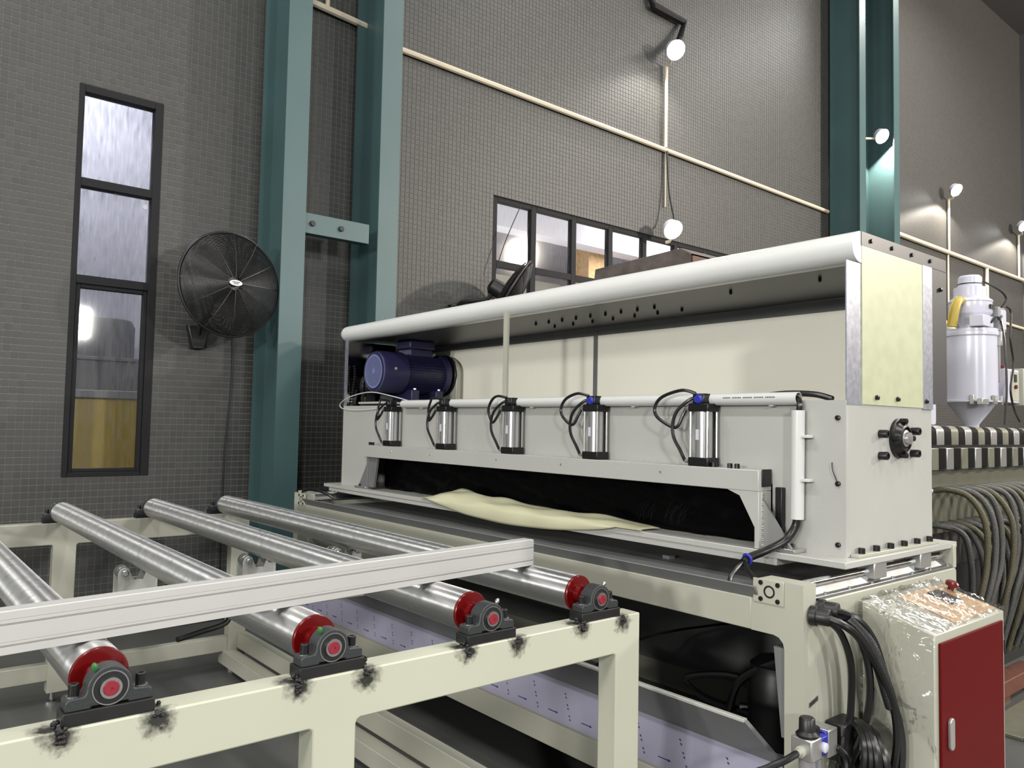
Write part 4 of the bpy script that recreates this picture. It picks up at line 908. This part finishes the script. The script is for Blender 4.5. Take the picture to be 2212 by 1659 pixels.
MB().hexa([tp(X0+0.40, Y0_+0.10, 0.004), tp(X0+0.5, Y0_+0.10, 0.004), tp(X0+0.5, Y1_-0.06, 0.004), tp(X0+0.40, Y1_-0.06, 0.004)],
          [tp(X0+0.40, Y0_+0.10, 0.010), tp(X0+0.5, Y0_+0.10, 0.010), tp(X0+0.5, Y1_-0.06, 0.010), tp(X0+0.40, Y1_-0.06, 0.010)]).build('screen', DKSTEEL, cab)
bx = tp(X1-0.05, Y1_-0.075, 0.004)
MB().lathe(bx, (0, -sl, 1), [(0.012, 0), (0.012, 0.018), (0.024, 0.02), (0.025, 0.032), (0.018, 0.038)], 18).build('stop_button', RED, cab)
# clear wrap over the cabinet top
wr = MB(); NU, NV = 36, 30
def wrap_pt(i, j):
    u = i/NU; v = j/NV
    # u runs across x from left face bottom over the top to the right edge, v runs front to back
    y = Y0_-0.008 + (Y1_-Y0_+0.01)*v; k = math.sin(i*1.9+j*0.9)*0.5 + math.sin(i*0.7-j*1.6)*0.5
    if u < 0.45:
        q = u/0.45; z0 = 0.62 + 0.06*math.sin(v*7) - 0.06*(1-v); z1 = 0.968+sl*(y-Y0_)
        return (X0-0.008-0.010*abs(k)*(1-q*0.5)-0.02*math.sin(q*3.1)*abs(math.sin(v*5)), y, z0+(z1-z0+0.004)*q)
    q = (u-0.45)/0.55
    return (X0-0.006+(X1-X0+0.012)*q, y, 0.968+sl*(y-Y0_)+0.008+0.012*abs(k)*min(1, q*8))
for i in range(NU+1):
    for j in range(NV+1): wr.v.append(wrap_pt(i, j))
for i in range(NU):
    for j in range(NV):
        a = i*(NV+1)+j; wr.f.append((a, a+1, a+NV+2, a+NV+1))
o = wr.build('plastic_wrap', WRAP, ang=180); tag(o, 'clear wrinkled plastic wrap over the top of the control cabinet', 'wrap')

# hoses and air unit on the side of the base
hb = thing('hose_bundle', (2.53, 1.40, 1.04), 'thick black hoses drooping from the base side to the floor', 'hose')
for (x, z) in ((2.515, 1.025), (2.565, 1.04)):
    MB().lathe((x, BY0, z), (0.25,-1,0), [(0.034, 0), (0.034, 0.02), (0.029, 0.022), (0.029, 0.06), (0.026, 0.065)], 16).build('grommet', BLACKP, hb)
hs = [([(2.52, 1.38, 1.025), (2.56, 1.33, 1.0), (2.62, 1.31, 0.95), (2.68, 1.285, 0.86), (2.725, 1.255, 0.74), (2.735, 1.245, 0.62), (2.72, 1.255, 0.5), (2.69, 1.27, 0.4), (2.66, 1.28, 0.2), (2.65, 1.28, 0.02)], 0.013),
      ([(2.57, 1.38, 1.04), (2.62, 1.33, 1.02), (2.68, 1.30, 0.95), (2.715, 1.28, 0.84), (2.74, 1.26, 0.74), (2.755, 1.24, 0.62), (2.745, 1.24, 0.5), (2.72, 1.25, 0.4), (2.69, 1.26, 0.2), (2.68, 1.26, 0.02)], 0.014),
      ([(2.57, 1.38, 1.035), (2.61, 1.345, 1.01), (2.655, 1.32, 0.92), (2.68, 1.31, 0.82), (2.69, 1.32, 0.7), (2.67, 1.35, 0.58), (2.63, 1.37, 0.5), (2.60, 1.37, 0.56), (2.61, 1.37, 0.62)], 0.013),
      ([(2.53, 1.39, 1.02), (2.58, 1.36, 0.97), (2.63, 1.35, 0.86), (2.65, 1.36, 0.72), (2.64, 1.37, 0.6), (2.60, 1.38, 0.5), (2.58, 1.38, 0.3), (2.58, 1.38, 0.02)], 0.012)]
for p, r_ in hs: MB().tube(p, r_, 8, 6).build('hose', RUBBER, hb)
rg = MB()
P = smooth_path([(2.60, 1.345, 1.02), (2.66, 1.31, 0.95), (2.70, 1.285, 0.85), (2.725, 1.27, 0.76), (2.735, 1.262, 0.72)], 22)
for i, p in enumerate(P[:-1]): rg.torus(p, P[i+1]-p, 0.017, 0.004, 14, 5)
rg.tube(P, 0.016, 8, 1); rg.build('ribbed_sleeve', BLACKP, hb)
cc = thing('hose_coil', (2.68, 1.33, 0.52), 'coil of black hose hanging low beside the cabinet', 'hose')
for k in range(5):
    MB().torus((2.64+0.012*k, 1.345-0.012*k, 0.57-0.004*k), (0.75, -0.65, 0.06*(k-2)), 0.085+0.006*(k % 3), 0.014, 30, 8).build('loop', RUBBER, cc)
MB().box(2.60, 2.72, 1.36, 1.43, 0.53, 0.66).build('hanger_box', BLACKP, cc, 0.01)
MB().box(2.665, 2.675, 1.300, 1.345, 0.57, 0.64).build('buckle', PLATE, cc, 0.002)
au = thing('air_filter_regulator', (2.42, 1.39, 0.6), 'air filter regulator with black knob and blue body on the base corner', 'regulator')
MB().box(2.372, 2.435, 1.345, 1.42, 0.595, 0.665).build('body', PLATE, au, 0.005)
MB().lathe((2.403, 1.38, 0.665), (0,0,1), [(0.034, 0), (0.036, 0.008), (0.026, 0.018), (0.025, 0.055), (0.021, 0.06), (0.0, 0.061)], 20).build('knob', BLACKP, au)
MB().lathe((2.403, 1.38, 0.595), (0,0,-1), [(0.026, 0), (0.026, 0.09), (0.018, 0.105), (0.006, 0.11)], 18).build('bowl', GREYB, au)
MB().box(2.437, 2.482, 1.35, 1.42, 0.60, 0.66).build('lubricator', FITBLUE, au, 0.005)
MB().lathe((2.459, 1.385, 0.66), (0,0,1), [(0.016, 0), (0.016, 0.02), (0.01, 0.024)], 14).build('cap', BLACK, au)
MB().lathe((2.459, 1.385, 0.60), (0,0,-1), [(0.02, 0), (0.02, 0.08), (0.012, 0.09)], 16).build('bowl', GREYB, au)
MB().lathe((2.445, 1.35, 0.63), (0,-1,0), [(0.016, 0), (0.016, 0.012), (0.013, 0.014)], 16).build('gauge', WHITE, au)
MB().box(2.50, 2.56, 1.36, 1.43, 0.575, 0.665).build('valve_block', PLATE, au, 0.004)
MB().box(2.484, 2.50, 1.36, 1.42, 0.605, 0.665).build('joiner', FITBLUE, au, 0.004)
MB().lathe((2.372, 1.38, 0.625), (-1,0,0), [(0.018, 0), (0.018, 0.012), (0.012, 0.014), (0.012, 0.03)], 14).build('inlet_fitting', CREAM, au)
MB().tube([(2.345, 1.38, 0.625), (2.30, 1.40, 0.605), (2.26, 1.43, 0.585), (2.20, 1.48, 0.54), (2.1, 1.5, 0.4)], 0.011, 8, 6).build('inlet_hose', RUBBER, au)
MB().tube([(2.555, 1.36, 0.60), (2.58, 1.34, 0.56), (2.57, 1.34, 0.48), (2.54, 1.35, 0.3)], 0.011, 8, 6).build('outlet_hose', RUBBER, au)

# ================================================================ EXTRUSION LINE BEHIND
ex = thing('extrusion_die', (6.3, 2.3, 0), 'long grey extrusion die with rows of heater bands behind the cutter', 'machine')
MB().box(4.55, 8.6, 2.04, 2.6, 1.04, 1.45).build('die_body', DIEB, ex, 0.01)
MB().box(4.5, 8.6, 2.12, 2.6, 0.80, 1.04).build('lower_body', DIEL, ex, 0.01)
MB().box(4.8, 8.4, 2.15, 2.6, 0.0, 0.80).build('stand', BLACKP, ex)
PITCH = 0.216
for k in range(18):
    x = 4.70 + k*PITCH
    mA, mB = (BLACK, GREYDIE)
    MB().box(x, x+PITCH*0.52, 1.988, 2.12, 1.435, 1.56).build('heater_band', HEATER, ex, 0.004)
    MB().box(x+PITCH*0.53, x+PITCH*0.985, 1.982, 2.12, 1.43, 1.56).build('clamp_block', PLATE if k % 2 else GREYDIE, ex, 0.004)
    xx = x - 0.05
    for (x0, x1, m, nm) in ((xx, xx+PITCH*0.5, GREYDIE if k % 2 else PLATE, 'clamp_block'), (xx+PITCH*0.5, xx+PITCH*0.985, HEATER, 'heater_band')):
        pf = [(2.06, 1.575), (2.06, 1.655)] + [(2.10-0.04*math.cos(R(a)), 1.655+0.04*math.sin(R(a))) for a in (30, 60, 90)] + [(2.35, 1.695), (2.35, 1.575)]
        MB().prism(pf, 'yz', x0, x1).build(nm, m, ex, 0.003)
MB().box(4.6, 8.6, 2.03, 2.35, 1.558, 1.577).build('divider', BLACK, ex)
for row, z in ((0, 1.31), (1, 1.09)):
    for k in range(20):
        x = 4.85 + k*0.13 + row*0.06
        MB().lathe((x, 2.04 if row == 0 else 2.12, z), (0,-1,0), [(0.014, 0), (0.014, 0.03), (0.019, 0.03), (0.019, 0.05), (0.013, 0.055)], 8).build('hose_fitting', PLATE, ex)
BRASS = mat('dull_brass_hose', (80, 76, 58), 0.45, 0.4, bump=0.5, bscale=160)
ordn = ['first', 'second', 'third', 'fourth', 'fifth', 'sixth', 'seventh', 'eighth', 'ninth', 'tenth', 'eleventh', 'twelfth', 'thirteenth', 'fourteenth', 'fifteenth', 'sixteenth']
for row, z, nrow in ((0, 1.31, 15), (1, 1.09, 13)):
    for k in range(nrow):
        x = 4.85 + k*0.13 + row*0.06; y = 1.99 if row == 0 else 2.07; q = random.uniform(-0.03, 0.03)
        pts = [(x, y+0.01, z), (x+0.03, y-0.07, z+0.012), (x+0.09+q, y-0.17, z-0.03), (x+0.13+q, y-0.225+q, z-0.18), (x+0.12+q, y-0.23+q, z-0.42), (x+0.05, y-0.2+q, z-0.65), (x, y-0.12, 0.22 if row else 0.3)]
        tag(MB().tube(pts, 0.0175, 10, 7).build('metal_hose', HOSE if (k+row) % 3 else BRASS), '%s braided metal hose from the left in the %s row under the die' % (ordn[k], ('upper', 'lower')[row]), 'hose', 'braided hoses hanging from the die')
# hopper dryer with vacuum loader on the die
hp = thing('hopper_dryer', (6.6, 2.4, 1.70), 'white hopper dryer with vacuum loader behind the hood', 'hopper')
HX, HY = 6.6, 2.42
MB().lathe((HX, HY, 1.70), (0,0,1), [(0.05, 0), (0.05, 0.02), (0.165, 0.18), (0.19, 0.19), (0.19, 0.20)], 32).build('cone', WHITE, hp)
MB().lathe((HX, HY, 1.89), (0,0,1), [(0.195, 0), (0.195, 0.012), (0.178, 0.016), (0.178, 0.50), (0.188, 0.51), (0.188, 0.535), (0.182, 0.54), (0.182, 0.56), (0.0, 0.565)], 36).build('barrel', WHITE, hp)
MB().lathe((HX-0.01, HY, 2.455), (0,0,1), [(0.075, 0), (0.075, 0.03), (0.145, 0.11), (0.15, 0.12), (0.15, 0.20), (0.155, 0.205), (0.155, 0.215), (0.13, 0.235), (0.115, 0.25), (0.115, 0.32), (0.085, 0.33), (0.083, 0.40), (0.07, 0.415), (0.02, 0.42)], 32).build('loader', WHITE, hp)
MB().lathe((HX-0.01, HY, 2.80), (0,0,1), [(0.087, 0), (0.087, 0.008)], 28).build('motor_band', BLACKP, hp)
MB().box(HX-0.20, HX+0.0, HY-0.16, HY-0.06, 2.455, 2.54).build('junction_box', WHITE, hp, 0.006)
MB().box(HX+0.10, HX+0.26, HY-0.16, HY-0.02, 2.44, 2.63).build('control_box', GREYB, hp, 0.006)
MB().prism(rrect(HX+0.13, HX+0.24, 2.46, 2.61, 0.01), 'xz', HY-0.166, HY-0.16).build('control_face', WHITE, hp)
for a in (200, 250, 300, 345):
    p = Vector((HX+0.19*math.cos(R(a)), HY+0.19*math.sin(R(a)), 1.89)); MB().box(p.x-0.014, p.x+0.014, p.y-0.02, p.y+0.01, 1.87, 1.94).build('latch', PLATE, hp, 0.003)
p = Vector((HX+0.05, HY-0.18, 2.36)); MB().box(p.x-0.014, p.x+0.014, p.y-0.02, p.y+0.01, 2.32, 2.43).build('latch', PLATE, hp, 0.003)
MB().box(HX-0.05, HX+0.03, HY-0.158, HY-0.15, 2.60, 2.632).build('name_plate', DKSTEEL, hp)
MB().box(HX+0.10, HX+0.135, HY-0.16, HY-0.14, 2.05, 2.36).build('sight_strip', GREYB, hp, 0.004)
MB().box(HX-0.26, HX-0.14, HY-0.17, HY-0.13, 1.865, 1.91).build('base_clamp', PLATE, hp, 0.004)
for pts in ([(HX+0.0, HY-0.09, 2.82), (HX+0.12, HY-0.16, 2.76), (HX+0.2, HY-0.18, 2.70), (HX+0.16, HY-0.16, 2.63)],
            [(HX-0.06, HY-0.165, 2.49), (HX+0.0, HY-0.18, 2.54), (HX+0.06, HY-0.18, 2.52), (HX+0.14, HY-0.17, 2.56)],
            [(HX+0.12, HY-0.17, 2.52), (HX+0.10, HY-0.2, 2.35), (HX+0.10, HY-0.21, 2.0), (HX+0.05, HY-0.21, 1.72)],
            [(HX+0.24, HY-0.17, 2.64), (HX+0.30, HY-0.18, 2.60), (HX+0.28, HY-0.18, 2.4), (HX+0.34, HY-0.18, 2.2), (HX+0.27, HY-0.18, 2.0), (HX+0.34, HY-0.18, 1.85), (HX+0.4, HY-0.2, 1.75)]):
    MB().tube(pts, 0.008, 6, 6).build('cable', BLACKP, hp)
t = tag(MB().tube([(HX-0.12, HY+0.02, 2.66), (HX-0.24, HY+0.0, 2.65), (HX-0.30, HY+0.0, 2.58), (HX-0.31, HY+0.02, 2.45)], 0.035, 12, 6).build('feed_hose', YELLOW), 'yellow feed hose curving from the left of the hopper loader', 'hose')
t = thing('dryer_panel', (7.15, 2.35, 1.9), 'small control panel box with red button right of the hopper', 'control box')
MB().box(6.98, 7.25, 2.30, 2.42, 1.90, 2.17).build('box', WHITE, t, 0.006); MB().box(7.25, 7.27, 2.27, 2.43, 1.885, 2.185).build('face', CREAM, t, 0.004)
MB().box(7.05, 7.23, 2.296, 2.30, 1.92, 2.15).build('front_plate', CREAM, t)
MB().box(7.12, 7.17, 2.29, 2.296, 2.07, 2.13).build('meter', BLACKP, t)
MB().lathe((7.14, 2.296, 2.03), (0,-1,0), [(0.016, 0), (0.016, 0.015)], 12).build('button', RED, t)
MB().lathe((7.02, 2.35, 2.17), (0,0,1), [(0.03, 0), (0.03, 0.015), (0.02, 0.03)], 14).build('warning_cap', RED, t)
MB().box(6.78, 6.98, 2.36, 2.38, 2.0, 2.03).build('mount', PLATE, t)
tag(MB().tube([(7.3, 3.0, 2.70), (14.05, 1.99, 0.03)], 0.045, 10, 1).build('brace_pipe', CONDUIT), 'pale slanting pipe behind the hopper at the right edge', 'pipe')
tag(MB().prism(rrect(5.10, 5.19, 1.70, 2.64, 0.02), 'xz', 2.108, 2.12).build('white_post', WHITE, bevel=0.003), 'narrow white upright strip between the hood and the hopper', 'post')
t = thing('yellow_block', (5.05, 2.2, 1.695), 'small yellow and brown block on the die top beside the cutter', 'block')
MB().box(4.85, 5.08, 2.12, 2.28, 1.695, 1.72).build('base', BROWN, t, 0.003); MB().prism([(4.85, 1.72), (5.06, 1.72), (5.0, 1.775), (4.85, 1.775)], 'xz', 2.13, 2.27).build('cap', YELLOW, t, 0.004)
# odds and ends on the floor at the right
t = thing('timber_block', (5.9, 1.93, 0), 'reddish brown timber block on the floor right of the cabinet', 'block')
MB().box(5.40, 6.1, 1.84, 1.96, 0.03, 0.13).build('beam', BROWN, t, 0.006); MB().box(5.5, 5.6, 1.85, 1.95, 0, 0.03).build('chock', BROWN, t)
MB().box(5.9, 6.0, 1.85, 1.95, 0, 0.03).build('chock', BROWN, t)
t = thing('steel_skid', (5.4, 1.65, 0), 'flat steel skid plate on the floor beside the timber block', 'plate')
MB().box(4.9, 6.4, 1.56, 1.78, 0.0, 0.02).build('plate', GREYDIE, t, 0.003)
MB().cyl((4.9, 1.52, 0.03), (6.4, 1.52, 0.03), 0.03, 12).build('pipe_edge', GREYDIE, t)
